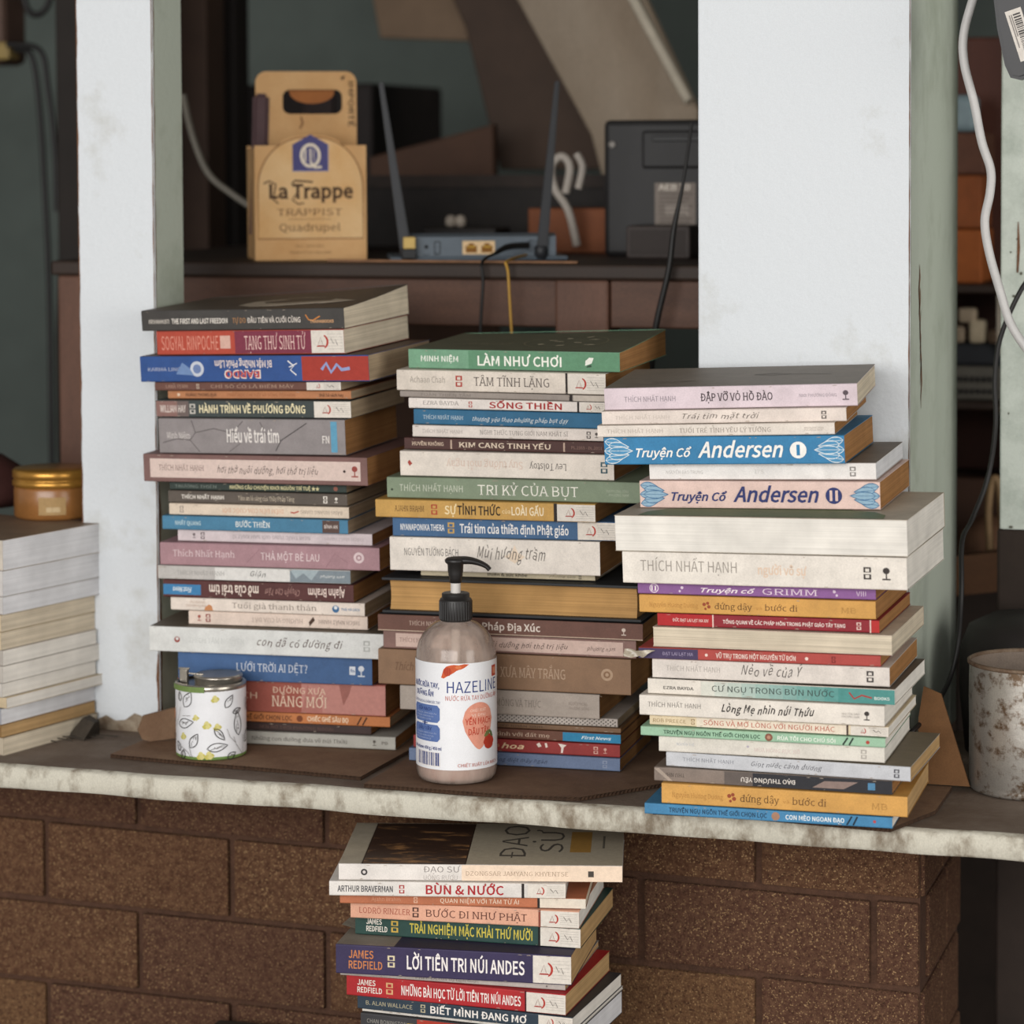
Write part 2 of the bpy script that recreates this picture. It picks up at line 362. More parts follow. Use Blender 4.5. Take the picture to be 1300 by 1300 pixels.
# the ledge
led_top = M('#665649', .8, .2, 14, hex2='#83766a', amount=.56, bump=.4, bscale=200); led_edge = M('#c4bfb0', .8, .14, 42, hex2='#7f7362', amount=.565, bump=.5, bscale=150, stretch=(1, 1, .6), sharp=.1)
mb = MB(); nx = 150; X0, X1 = -1.3, .78
def edge(x): return -.015 + .0016*math.sin(x*23)+.001*math.sin(x*61+1) + (.005*math.exp(-((x-.37)/.05)**2)*-1)
rows = [lambda x: (.40, LED), lambda x: (.20, LED), lambda x: (edge(x)+.010, LED), lambda x: (edge(x)+.0022, LED-.0006+.0004*math.sin(x*80)), lambda x: (edge(x), LED-.0030),
        lambda x: (edge(x)+.0006*math.sin(x*40), LED-.0190+.0005*math.sin(x*31+2)), lambda x: (edge(x)+.002, LED-.0215+.0005*math.sin(x*31+2)), lambda x: (.40, LED-.022)]
vs = []
for i in range(nx+1):
    x = X0+(X1-X0)*i/nx
    for f in rows: y, z = f(x); vs.append((x, y, z))
nr = len(rows); ft, fe = [], []
for i in range(nx):
    for k in range(nr-1):
        q = [i*nr+k, i*nr+k+1, (i+1)*nr+k+1, (i+1)*nr+k]; (fe if 2 <= k <= 5 else ft).append(q)
    ft.append([i*nr+nr-1, i*nr, (i+1)*nr, (i+1)*nr+nr-1])
mb.add(vs, ft, led_top); mb.add(vs, fe, led_edge, True)
mb.add(vs[:nr], [list(range(nr))], led_edge); mb.add(vs[-nr:], [list(range(nr))[::-1]], led_edge)
tag(mb.build('ledge'), 'long cement ledge with chipped pale painted edge over the brick wall', 'ledge')

# ------------------------------------------------------------------ printing on surfaces
class Print:
    """Flat colour shapes and lettering laid on a surface of a mesh, each layer a hair above the last."""
    def __init__(s, mb, f, step=.00001, base=.0001): s.mb, s.f, s.d, s.step = mb, f, base, step
    def shape(s, pts, faces, col):
        s.mb.add([s.f(x, y, s.d) for x, y in pts], faces, ink(col) if isinstance(col, str) else col); s.d += s.step
    def poly(s, pts, col):
        if s.bend: return s.strips(pts, col)
        s.shape(pts, [list(range(len(pts)))], col)
    bend = 0
    def strips(s, pts, col):
        """A convex outline cut into upright strips, so that it follows a curved wall."""
        xa, xb = min(p[0] for p in pts), max(p[0] for p in pts); k = max(1, int((xb-xa)/s.bend)+1); out = []
        for i in range(k+1):
            x = xa+(xb-xa)*min(max(i/k, 1e-4), 1-1e-4); ys = []
            for a, b in zip(pts, pts[1:]+pts[:1]):
                if (a[0]-x)*(b[0]-x) <= 0 and abs(a[0]-b[0]) > 1e-12: ys.append(a[1]+(b[1]-a[1])*(x-a[0])/(b[0]-a[0]))
            out += [(x, min(ys)), (x, max(ys))]
        s.shape(out, [[2*i, 2*i+2, 2*i+3, 2*i+1] for i in range(k)], col)
    def rect(s, x0, x1, y0, y1, col, n=1):
        p = []
        for i in range(n+1): x = x0+(x1-x0)*i/n; p += [(x, y0), (x, y1)]
        s.shape(p, [[2*i, 2*i+2, 2*i+3, 2*i+1] for i in range(n)], col)
    def text(s, t, x0, x1, y0, y1, col, st=''):
        v, f = text_uv(t, x0, x1, y0, y1, st)
        if f: s.shape(v, f, col)
    def text90(s, t, x0, x1, y0, y1, col, st=''):          # reads away from the viewer, letter tops towards x0
        v, f = text_uv(t, y0, y1, 0, x1-x0, st); s.shape([(x1-b, a) for a, b in v], f, col)
    def line(s, pts, wd, col, closed=False): v, f = stroke(pts, wd, closed); s.shape(v, f, col)
def spine_mark(P, kind, L, T, a):
    X = lambda u: (u-.5)*L
    Y = lambda v: v*T
    if kind == 'p': P.rect(X(a[0]), X(a[1]), Y(a[2]), Y(a[3]), a[4])
    elif kind == 't': P.text(a[0], X(a[1]), X(a[2]), Y(a[3]), Y(a[4]), a[5], a[6] if len(a) > 6 else '')
    elif kind == 'k':                                   # publisher's white panel: thin rules, red crescent, small sail
        x0, x1 = X(a[0]), X(a[1]); w = x1-x0; P.rect(x0, x1, Y(.04), Y(.96), '#dcd8d2')
        for k in range(6): P.rect(x0+w*.5, x1-w*.04, Y(.2+.12*k), Y(.2+.12*k)+.00025, '#aaa6a0')
        cx, cy, r = x0+w*.33, Y(.5), min(T*.30, w*.2)
        P.poly([(cx+r*math.cos(R(t)), cy+r*math.sin(R(t))) for t in range(-70, 71, 14)]+[(cx-r*.15+r*.85*math.cos(R(t)), cy+r*.9*math.sin(R(t))) for t in range(60, -61, -14)], '#b8392f')
        P.poly([(cx-r*.9, cy-r*.7), (cx+r*.5, cy-r*.7), (cx+r*.35, cy-r*.5), (cx-r*.7, cy-r*.5)], '#a8413a')
        P.line([(cx-r*.6, cy-r*.4), (cx-r*.2, cy+r*.6), (cx+r*.1, cy-r*.4)], .0004, '#8a5a55')
        P.line([(x0+w*.6, cy+r*.5), (x0+w*.68, cy-r*.3), (x0+w*.74, cy+r*.3), (x0+w*.8, cy-r*.5)], .0006, '#6f6a66')
    elif kind == 'H':                                   # boxy two-cell mark
        u, c = a; x, h = X(u), min(T*.58, .0105); w = h*.62; b = w*.24
        for q in (-1, 1):
            y0, y1 = Y(.5)+q*h*.07, Y(.5)+q*h*.5; lo, hi = min(y0, y1), max(y0, y1)
            P.rect(x-w/2, x-w/2+b, lo, hi, c); P.rect(x+w/2-b, x+w/2, lo, hi, c)
            P.rect(x-w/2, x+w/2, min(y1, y1-q*b*.8), max(y1, y1-q*b*.8), c); P.rect(x-w/2, x+w/2, min(y0, y0+q*b*.4), max(y0, y0+q*b*.4), c)
    elif kind == 'T':                                   # small tree
        u, c = a; x, h = X(u), min(T*.45, .011); P.rect(x-h*.05, x+h*.05, Y(.5)-h*.5, Y(.5)+h*.2, c); P.poly(ellipse(x, Y(.5)+h*.22, h*.28, h*.26, 9), c); P.rect(x-h*.32, x+h*.32, Y(.5)-h*.5, Y(.5)-h*.38, c)
    elif kind == 'o': u, v, r, c = a; P.poly(ellipse(X(u), Y(v), r*T, r*T, 18), c)
    elif kind == 'lotus':                               # band of overlapping pointed petals at an end of the spine
        u0, u1, d, cb, cw = a; w = X(u1)-X(u0); x0 = X(u0) if d > 0 else X(u1)
        for (px, v, ln, an) in ((.34, .2, .62, .12), (.34, .8, .62, -.12), (.3, .5, .58, 0), (.5, .33, .7, .08), (.5, .67, .7, -.08), (.56, .5, .84, 0)):
            cx, l = x0+d*px*w, ln*w; pts = leafshape(cx, Y(v), l, T*.30, an*d if d > 0 else math.pi+an*d)
            P.poly(pts, cb); P.line(pts, .0005, cw, True); c0, s0 = pts[0], pts[10]; P.line([c0, s0], .0004, cw); P.line([pts[2], pts[6], s0], .0003, cw); P.line([pts[-2], pts[-6], s0], .0003, cw)
    elif kind == 'g': P.poly([(X(u), Y(v)) for u, v in a[0]], a[1])
    elif kind == 'quads': P.shape([(X(u), Y(v)) for f in a[0] for u, v in f], [[4*i, 4*i+1, 4*i+2, 4*i+3] for i in range(len(a[0]))], a[1])
    elif kind == 'z': P.line([(X(u), Y(v)) for u, v in a[0]], a[1], a[2])
    elif kind == 'b2':                                  # author in two short lines
        P.text(a[0], X(a[2]), X(a[2])+(X(a[3])-X(a[2]))*.74, Y(.56), Y(.82), a[4], 'b'); P.text(a[1], X(a[2]), X(a[3]), Y(.2), Y(.46), a[4], 'b')

G = {
'A1': (-0.3086,0.1058,1.2613,0.2233,0.14,0.02,-6.4,1.81,2.58),
'A2': (-0.3022,0.1098,1.2375,0.2063,0.14,0.0236,-6.4,1.75,2.46),
'A3': (-0.297,0.1054,1.2115,0.2489,0.14,0.0252,-5.4,1.69,2.31),
'A4': (-0.3059,0.1106,1.2024,0.2016,0.13,0.0082,-4.4,1.61,2.15),
'A5': (-0.2961,0.1158,1.194,0.1984,0.13,0.008,-4.4,1.46,2.1),
'A6': (-0.3,0.1104,1.1761,0.2089,0.13,0.0167,-3.4,1.31,2.04),
'A7': (-0.3004,0.108,1.141,0.1981,0.13,0.0341,-2.4,1.12,1.94),
'A8': (-0.2968,0.1052,1.1128,0.2378,0.15,0.0272,-2.4,0.92,1.72),
'A9': (-0.298,0.115,1.1041,0.1857,0.13,0.0079,-0.4,0.77,1.56),
'A10': (-0.2979,0.1139,1.0917,0.1878,0.13,0.0117,-0.4,0.69,1.5),
'A11': (-0.2964,0.1133,1.0798,0.1871,0.13,0.0111,0.6,0.57,1.43),
'A12': (-0.2994,0.1103,1.0654,0.1932,0.13,0.0135,0.6,0.5,1.36),
'A13': (-0.282,0.1179,1.0537,0.2007,0.13,0.0114,1.6,0.48,1.27),
'A14': (-0.2849,0.1108,1.0308,0.2264,0.14,0.0221,1.6,0.46,1.2),
'A15': (-0.3011,0.1107,1.0168,0.1981,0.13,0.0132,2.6,0.42,1.06),
'A16': (-0.2965,0.1101,0.9992,0.1956,0.135,0.017,2.6,0.38,0.98),
'A17': (-0.2889,0.1146,0.9858,0.1993,0.13,0.0127,2.6,0.21,0.87),
'A18': (-0.2796,0.1185,0.9719,0.1826,0.13,0.0132,3.6,0.15,0.79),
'A19': (-0.2864,0.1039,0.9466,0.2382,0.16,0.0245,3.6,0.13,0.7),
'A20': (-0.2817,0.1148,0.9186,0.1969,0.14,0.0274,4.6,0.08,0.55),
'A21': (-0.2787,0.1231,0.8873,0.2113,0.14,0.0307,4.6,0.04,0.38),
'A22': (-0.2791,0.125,0.8768,0.2193,0.14,0.0099,4.6,0.02,0.19),
'A23': (-0.2842,0.1276,0.8679,0.1892,0.135,0.0083,4.6,0.01,0.13),
'A24': (-0.2694,0.126,0.8548,0.2102,0.15,0.0125,4.6,0.01,0.08),
'C1': (-0.0345,0.1054,1.2275,0.2112,0.14,0.0183,-3.4,0.22,2.58),
'C2': (-0.0451,0.0988,1.2069,0.2077,0.14,0.0195,-2.4,0.12,2.45),
'C3': (-0.0447,0.101,1.2003,0.2039,0.14,0.0059,-2.4,0.06,2.32),
'C4': (-0.0404,0.1013,1.19,0.1939,0.14,0.0097,-1.4,0.06,2.27),
'C5': (-0.0385,0.1008,1.1751,0.1872,0.13,0.0142,-1.4,0.1,2.21),
'C6': (-0.0397,0.1025,1.1631,0.1886,0.13,0.0112,-1.4,0.24,2.11),
'C7': (-0.0435,0.1024,1.1512,0.1978,0.13,0.0111,-1.4,0.33,2.03),
'C8': (-0.0398,0.0994,1.1267,0.2101,0.14,0.0236,-0.4,0.45,1.95),
'C9': (-0.0328,0.0955,1.1063,0.2483,0.16,0.0196,-0.4,0.55,1.79),
'C10': (-0.0582,0.0894,1.0882,0.2165,0.14,0.0169,-0.4,0.62,1.65),
'C11': (-0.0417,0.0967,1.0701,0.2189,0.14,0.0178,0.6,0.7,1.54),
'C12': (-0.0508,0.0958,1.0374,0.2059,0.14,0.0319,0.6,0.63,1.42),
'C13': (-0.0428,0.1109,1.0306,0.1714,0.13,0.0065,0.6,0.53,1.2),
'C14': (-0.0365,0.0985,0.9956,0.2538,0.16,0.0339,0.6,0.38,1.15),
'C15': (-0.037,0.0962,0.9791,0.2578,0.16,0.0155,1.6,0.23,0.92),
'C16': (-0.0387,0.0998,0.9615,0.2464,0.16,0.0168,1.6,0.13,0.82),
'C17': (-0.0434,0.0983,0.9273,0.2466,0.16,0.0336,1.6,0.12,0.7),
'C18': (-0.0479,0.0988,0.9035,0.195,0.14,0.023,1.6,0.07,0.47),
'C19': (-0.0334,0.1055,0.8951,0.1963,0.14,0.0079,2.6,0.04,0.32),
'C20': (-0.031,0.1052,0.8897,0.1977,0.14,0.0047,2.6,0.03,0.26),
'C21': (-0.0311,0.1041,0.8799,0.1984,0.14,0.0093,2.6,0.03,0.23),
'C22': (-0.0326,0.1026,0.8675,0.2007,0.14,0.0117,2.6,0.03,0.16),
'C23': (-0.0344,0.101,0.8548,0.205,0.14,0.0121,2.6,0.02,0.08),
'R1': (0.2002,-0.0113,1.2076,0.222,0.14,0.0194,3.6,2.01,2.58),
'R2': (0.1949,-0.0151,1.1948,0.2154,0.13,0.0118,2.6,2.01,2.44),
'R3': (0.1882,-0.0172,1.1836,0.2098,0.13,0.0103,1.6,2.01,2.35),
'R4': (0.1952,-0.0149,1.1588,0.2141,0.135,0.0245,-0.4,1.94,2.28),
'R5': (0.2264,-0.0029,1.1449,0.2013,0.135,0.0145,-0.4,1.75,2.11),
'R6': (0.2245,-0.0055,1.1198,0.2139,0.14,0.024,-0.9,1.54,2.0),
'R7': (0.2341,-0.0483,1.0868,0.2579,0.16,0.0311,-2.4,1.38,1.82),
'R8': (0.2369,-0.0464,1.0583,0.2504,0.16,0.0277,-2.4,1.23,1.6),
'R9': (0.2276,-0.0339,1.0472,0.2102,0.14,0.0104,-1.4,1.13,1.41),
'R10': (0.2287,-0.0357,1.0311,0.2087,0.14,0.0154,-1.4,1.02,1.33),
'R11': (0.2382,-0.0348,1.0196,0.1955,0.14,0.011,-1.4,0.95,1.22),
'R12': (0.2424,-0.0386,1.0019,0.2106,0.145,0.017,-1.4,0.87,1.14),
'R13': (0.2317,-0.0411,0.9917,0.2123,0.14,0.0094,-0.4,0.89,1.01),
'R14': (0.2413,-0.0391,0.9746,0.2079,0.14,0.0166,-0.4,0.82,0.95),
'R15': (0.2419,-0.0419,0.9605,0.2171,0.14,0.0132,-1.4,0.66,0.82),
'R16': (0.2344,-0.0444,0.9419,0.2148,0.14,0.0176,-0.4,0.53,0.73),
'R17': (0.2396,-0.0396,0.9325,0.2095,0.14,0.0087,-0.4,0.4,0.6),
'R18': (0.2351,-0.0432,0.9237,0.2138,0.14,0.008,0.6,0.32,0.53),
'R19': (0.242,-0.0389,0.9096,0.1973,0.14,0.0136,0.6,0.33,0.48),
'R20': (0.2563,-0.0395,0.8962,0.2144,0.14,0.0126,-1.4,0.21,0.38),
'R21': (0.2433,-0.0395,0.8833,0.2081,0.14,0.0121,0.6,0.14,0.28),
'R22': (0.2538,-0.0425,0.8651,0.2135,0.14,0.0176,1.6,0.1,0.2),
'R23': (0.24,-0.0437,0.8549,0.2158,0.14,0.0095,1.6,0.03,0.07),
'U1': (-0.0141,-0.0618,0.7881,0.2508,0.15,0.0146,14.6,0.0,0.0),
'U2': (-0.0414,-0.0725,0.7745,0.2093,0.13,0.013,13.6,0.0,0.0),
'U3': (-0.0306,-0.0628,0.7647,0.219,0.13,0.0092,11.6,0.0,0.0),
'U4': (-0.03,-0.0604,0.7488,0.2068,0.14,0.0153,6.6,0.0,0.0),
'U5': (-0.0302,-0.052,0.7302,0.2072,0.14,0.018,3.6,0.0,0.0),
'U6': (-0.0346,-0.0786,0.7032,0.2119,0.14,0.0263,6.6,0.0,0.0),
'U7': (-0.0388,-0.0694,0.6971,0.2061,0.14,0.0056,3.6,0.0,0.0),
'U8': (-0.0353,-0.0712,0.6779,0.2048,0.14,0.0186,-0.4,0.0,0.0),
'U9': (-0.0276,-0.0698,0.6649,0.2035,0.14,0.0124,-2.4,0.0,0.0),
'U10': (-0.0259,-0.0661,0.6617,0.2007,0.14,0.0026,-2.4,0.0,0.0),
'U11': (-0.026,-0.0693,0.6405,0.2013,0.14,0.0206,-2.4,0.0,0.0),
'L1': (-0.625,0.0474,1.0304,0.205,0.15,0.0295,-13.4,0,0),
'L2': (-0.6254,0.0473,1.0052,0.205,0.15,0.0249,-13.4,0,0),
'L3': (-0.6257,0.0472,0.9876,0.205,0.15,0.0173,-13.4,0,0),
'L4': (-0.6294,0.0502,0.9701,0.205,0.142,0.0166,-13.4,0,0),
'L5': (-0.6296,0.0501,0.9524,0.205,0.142,0.0173,-13.4,0,0),
'L6': (-0.6265,0.0469,0.9378,0.205,0.142,0.015,-13.4,0,0),
'L7': (-0.6267,0.0469,0.9209,0.205,0.15,0.0166,-13.4,0,0),
'L8': (-0.6276,0.0466,0.9071,0.205,0.142,0.0135,-13.4,0,0),
'L9': (-0.6235,0.0479,0.8963,0.205,0.15,0.0105,-13.4,0,0),
'L10': (-0.6306,0.0498,0.8794,0.205,0.142,0.0159,-13.4,0,0),
'L11': (-0.6289,0.0461,0.8679,0.205,0.142,0.012,-13.4,0,0),
'L12': (-0.6269,0.0468,0.8503,0.205,0.142,0.0173,-13.4,0,0),
}
PG = {'d': '#ab977c', 'w': '#dcd7ce', 'b': '#d2d2d4', 'c': '#cdc0aa', 't': '#b59468', 'n': '#9c7147'}  # d: cream pages with the shade between the stacks put into the colour
def warp_f(L, D, T, w):
    return lambda x, y, z: (x, y, z + (w*max(0, x/L+.5)**2*max(0, y/D)**1.4*(z/T) if w else 0))
def book(id, cover, top, page, label, ops, warp=0, flip=False, tops=None, group=None, dirt=None):
    x, y, zb, L, D, T, yaw, roll, pit = G[id]
    root = empty('book', (x, y, zb), (R(pit), -R(roll), R(yaw)))
    tag(root, label, 'book', group)
    cm = cov(cover) if isinstance(cover, str) else cover; tm = cov(top) if isinstance(top, str) else (top or cm); pm = pagemat(PG[page])
    rnd = random.Random(id); r = min(.0011, T*.22); t = .00035; nX, nY = (30, 14) if warp else (6, 4)
    prof = [(D*(1-k/nY), 0, 0) for k in range(nY)] + [(r, 0, 0), (r*.3, r*.3, 1), (0, r, 1), (0, T-r, 1), (r*.3, T-r*.3, 1), (r, T, 2)] + [(r+(D-r)*(k+1)/nY, T, 2) for k in range(nY)]
    inner = [(a, b-t if b > T*.5 else b+t) for a, b, _ in prof if a >= r]; ins = [(D, t), (t, t), (t, T-t), (D, T-t)]
    f = warp_f(L, D, T, warp); mb = MB()
    sx = (lambda p: (-p[0], D-p[1], p[2])) if flip else (lambda p: p)
    n = len(prof)
    # outside skin, in three runs so that the front cover may be of another colour
    for mat_, k0, k1 in ((cm, 0, nY+5), (tm, nY+5, n-1)):
        vs, fs = [], []
        for i in range(nX+1):
            xx = -L/2+L*i/nX
            for k in range(k0, k1+1): vs.append(sx(f(xx, prof[k][0], prof[k][1])))
        m_ = k1-k0+1
        for i in range(nX):
            for k in range(m_-1): fs.append([i*m_+k, i*m_+k+1, (i+1)*m_+k+1, (i+1)*m_+k])
        mb.add(vs, fs, mat_)
    # board thickness at the two ends and the fore-edge
    for e, s in ((-L/2, 1), (L/2, -1)):
        o_ = [sx(f(e, a, b)) for a, b, _ in prof]; i_ = [sx(f(e, max(a, t), min(max(b, t), T-t))) for a, b, _ in prof]
        mb.add(o_+i_, [[k, k+1, n+k+1, n+k] if s < 0 else [k+1, k, n+k, n+k+1] for k in range(n-1)], cm)
    for zz0, zz1 in ((0, t), (T-t, T)):
        mb.add([sx(f(-L/2, D, zz0)), sx(f(L/2, D, zz0)), sx(f(L/2, D, zz1)), sx(f(-L/2, D, zz1))], [[0, 1, 2, 3]], cm)
    if ops:
        P = Print(mb, lambda a, b, d: (a, -d, b))
        for o in ops: spine_mark(P, o[0], L, T, o[1:])
    P = Print(mb, lambda a, b, d: (a, -d, b))
    if not flip:
        for k in range(rnd.randint(5, 10)):
            xx = rnd.uniform(-.5, .5)*L; e = rnd.choice((0, 1)); ww = rnd.uniform(.0008, .005); hh = rnd.uniform(.0002, .0007); zb_ = r*.9 if e == 0 else T-r*.9-hh
            P.d = .0004; P.poly([(xx, zb_), (xx+ww, zb_), (xx+ww*.7, zb_+hh), (xx+ww*.3, zb_+hh*.8)], '#a89c8f')
    if tops:
        PT = Print(mb, lambda a, b, d: f(a*L, b*D, T+d), base=.0003)
        for o in tops: getattr(PT, o[0])(*o[1:])
    mb.build('cover', root)
    pb = MB(); bm = bmesh.new(); bmesh.ops.create_cube(bm, size=1); lo, hi = (-L/2+.0005, t, t), (L/2-.0005, D-.0006, T-t)
    for v in bm.verts: v.co = Vector([(lo[j]+hi[j])/2+v.co[j]*(hi[j]-lo[j]) for j in range(3)])
    bmesh.ops.subdivide_edges(bm, edges=[e for e in bm.edges if abs(e.verts[0].co.x-e.verts[1].co.x) > .01 or abs(e.verts[0].co.y-e.verts[1].co.y) > .01], cuts=14 if warp else 3, use_grid_fill=True)
    for v in bm.verts: v.co = Vector(sx(f(*v.co)))
    pb.bm(bm, pm); pb.build('page_block', root)
    return root

# ------------------------------------------------------------------ books, stack by stack from the top down
W_ = '#e8e4de'
TN = 'THÍCH NHẤT HẠNH'
gA, gC, gR, gU, gL = 'books in the tall stack beside the narrow post', 'books in the stack behind the soap bottle', 'books in the stack on the ledge edge', 'books in the stack under the ledge', 'books in the stack behind the narrow post'
S = 'in the tall stack beside the narrow post'
def A(id, c, top, pg, lab, ops, **k): return book(id, c, top, pg, lab, ops, group=gA, **k)
A('A1', '#42403f', '#574d44', 'c', 'charcoal paperback with pale brush mark on its cover, topmost beside the narrow post', [('t', 'KRISHNAMURTI', .037, .14, .36, .55, '#c9c4bd', 'b'), ('t', 'THE FIRST AND LAST FREEDOM', .152, .432, .34, .58, W_, 'b'), ('t', 'TỰ DO', .457, .522, .34, .58, '#c08a55'), ('t', 'ĐẦU TIÊN VÀ CUỐI CÙNG', .53, .79, .34, .58, '#d5cfc8', 'b'), ('z', [(.815, .7), (.83, .45), (.85, .42), (.885, .62)], .0012, '#c9803f'), ('t', 'THAIHABOOKS', .835, .95, .3, .44, '#d9a878', 'b')], warp=.010,
  tops=[('poly', [(-.1, .25), (.0, .14), (.12, .16), (.2, .24), (.3, .3), (.29, .22), (.44, .38), (.3, .50), (.3, .42), (.16, .40), (.08, .36), (.0, .36), (-.04, .46), (.06, .56), (.0, .6), (-.1, .5)], '#b0a596'), ('line', [(-.02, .62), (.1, .66), (.22, .6)], [.01, .035, .01], '#a79c8d')])
A('A2', '#b34e3f', None, 'c', 'red and plum paperback with tall condensed lettering under the charcoal book', [('p', 0, .424, .04, .96, '#b84c3c'), ('p', .424, .83, .04, .96, '#80364a'), ('t', 'SOGYAL RINPOCHE', .025, .335, .2, .78, '#dd9a88', 'l'), ('p', .345, .4, .25, .78, '#d8b0a4'), ('t', 'TẠNG THƯ SINH TỬ', .475, .80, .2, .76, '#e6c5c0', 's'), ('k', .83, 1)])
A('A3', '#2c5196', '#5d4a3e', 'd', 'royal blue paperback with a red end and upside-down red title', [('p', .715, 1, .04, .96, '#a93b31'), ('t', 'KARMA LINGPA', .035, .215, .42, .56, '#b5bfd6'), ('o', .255, .5, .3, '#c5cede'), ('o', .255, .5, .18, '#6f86b8'), ('g', [(.16, .3), (.19, .75), (.22, .55), (.24, .25)], '#6f8ec0'), ('t', 'BARDO', .375, .535, .13, .45, '#e9e0da', 'br'), ('t', 'BARDO', .38, .53, .17, .41, '#c24038', 'br'), ('t', 'Bí Mật Những Phút Lâm', .335, .585, .56, .82, '#e6d9d6', 'br'), ('z', [(.655, .8), (.68, .6), (.665, .45), (.69, .25)], .0013, '#dfe3ea'), ('z', [(.66, .55), (.695, .7)], .001, '#dfe3ea'), ('z', [(.8, .45), (.82, .7), (.84, .35), (.865, .65), (.885, .45), (.92, .5)], .0032, '#8f9fd2')])
A('A4', '#6c483f', None, 'd', 'thin red-brown paperback with pale spaced letters under the royal blue one', [('t', 'LANA TERRI', .06, .18, .3, .7, '#b08f80'), ('H', .235, '#c9b8a8'), ('t', 'CHỈ SỐ CÓ LÀ BIẾM MÂY', .305, .755, .3, .68, '#b39684', 's'), ('k', .82, 1)])
A('A5', '#b87b52', None, 'd', 'thin orange-brown paperback lying directly on the dark slate one', [('o', .06, .5, .2, '#e0c8b0'), ('t', 'HOÀNG PHONG dịch', .10, .27, .3, .68, '#5a3a28', 'b'), ('t', 'PHẬT HỌC CHI TIẾT VÀ SỐNG TỐT HƠN', .33, .70, .3, .66, '#9a5f3c'), ('t', 'thái hà sách hay', .83, .96, .3, .66, '#5a3a28', 'b')])
A('A6', '#3c4646', None, 'd', 'dark slate paperback with cream bold capitals and a white end panel', [('p', 0, .11, .05, .95, '#8d6b66'), ('p', .11, .17, .05, .95, '#6e615f'), ('t', 'WILLIAM HAY', .02, .155, .3, .7, '#d8cfca', 'b'), ('H', .19, '#c9c6c0'), ('t', 'HÀNH TRÌNH VỀ PHƯƠNG ĐÔNG', .225, .77, .28, .72, '#ebe2bb', 'b'), ('k', .815, 1)])
A('A7', '#8c878a', None, 'n', 'thick cracked-grey paperback with white lettering and a pale blue stripe', [('z', [(.02, .3), (.1, .42), (.17, .38), (.2, .6), (.18, .95)], .0008, '#5a5657'), ('z', [(.2, .6), (.3, .72), (.4, .6), (.46, .95)], .0008, '#5a5657'), ('z', [(.17, .38), (.22, .05)], .0007, '#5a5657'), ('z', [(.63, .1), (.66, .4), (.73, .65), (.8, .9)], .001, '#4f4b4c'), ('z', [(.66, .4), (.58, .6), (.55, .92)], .0007, '#5a5657'), ('z', [(.4, .6), (.44, .3), (.38, .06)], .0006, '#5a5657'), ('t', 'Minh Niệm', .045, .17, .43, .6, '#dcd8d8', 's'), ('t', 'Hiểu về trái tim', .37, .65, .34, .7, '#e4e1e0', 'b'), ('p', .925, .958, .08, .95, '#5d9fc2'), ('t', 'FN', .88, .918, .34, .54, '#e4e1e0', 'bs')])
A('A8', '#7b5b58', None, 'n', 'pink-white panelled book with plum border jutting out under the cracked-grey one', [('p', .03, .97, .16, .84, '#d8c5bf'), ('t', TN, .07, .275, .42, .62, '#7a625e', 's'), ('t', 'hơi thở nuôi dưỡng, hơi thở trị liệu', .335, .785, .36, .6, '#3f302e', 'h'), ('o', .9, .5, .05, '#3f302e'), ('T', .945, '#9a4a44')])
A('A9', '#2f3b37', None, 'd', 'thin dark green paperback with two stars on its spine', [('t', 'TRƯỞNG THIÊN', .03, .27, .3, .65, '#7d8a84', 's'), ('t', 'NHỮNG CÂU CHUYỆN KHƠI NGUỒN TRÍ TUỆ ★★', .345, .85, .25, .68, '#d9d3a2', 'b'), ('o', .94, .5, .28, '#8f5a4e')])
A('A10', '#5a524b', None, 'd', 'grey-brown paperback directly under the thin dark green one', [('t', TN, .075, .315, .34, .66, W_, 'b'), ('t', 'Tâm an là sáng của Thầy Pháp Tăng', .395, .71, .3, .66, '#cfc4b0', 's'), ('H', .88, W_), ('T', .94, W_)])
A('A11', '#dccdbc', None, 'd', 'cream paperback with upside-down orange title and a small red stroke', [('t', 'DIÊM ĐẾN CỦA CUỘC ĐỜI', .3, .64, .32, .68, '#d5a284', 'rs'), ('z', [(.68, .45), (.7, .4), (.725, .55)], .0013, '#b8463a'), ('t', 'ĐẶNG HOÀNG GIANG', .735, .965, .36, .64, '#93877d', 'rs'), ('H', .07, '#9a9088')])
A('A12', '#447fa4', None, 'd', 'teal blue paperback with a small brown box near its end', [('t', 'NHẤT QUANG', .07, .21, .36, .64, '#b8d2de', 'b'), ('t', 'BƯỚC THIỀN', .4, .585, .32, .7, '#e2e8ea', 'bs'), ('p', .865, .955, .05, .95, '#5c4844'), ('t', 'BÌNH AN', .875, .945, .38, .62, '#cfc6c2', 'b')])
A('A13', '#cec4ca', None, 'n', 'pale lavender paperback with upside-down grey title above the mauve one', [('t', 'NGHI THỨC TỤNG GIỚI NAM KHẤT SĨ', .285, .685, .36, .66, '#958c93', 'rs'), ('t', TN, .76, .96, .38, .62, '#aca2a8', 'rs'), ('T', .085, '#6a5f64'), ('H', .13, '#6a5f64')])
A('A14', '#a5818b', None, 'n', 'mauve paperback with pale pink author and title and a rose mark', [('t', 'Thích Nhất Hạnh', .06, .345, .4, .68, '#dccad0', 's'), ('t', 'THẢ MỘT BÈ LAU', .465, .73, .34, .66, '#e3d5da'), ('o', .908, .55, .24, '#d9c6cc'), ('o', .908, .55, .13, '#a5818b'), ('o', .908, .55, .07, '#d9c6cc'), ('z', [(.4, .2), (.46, .8), (.5, .4)], .0004, '#8f6a75'), ('z', [(.76, .1), (.8, .7), (.86, .3)], .0004, '#8f6a75')])
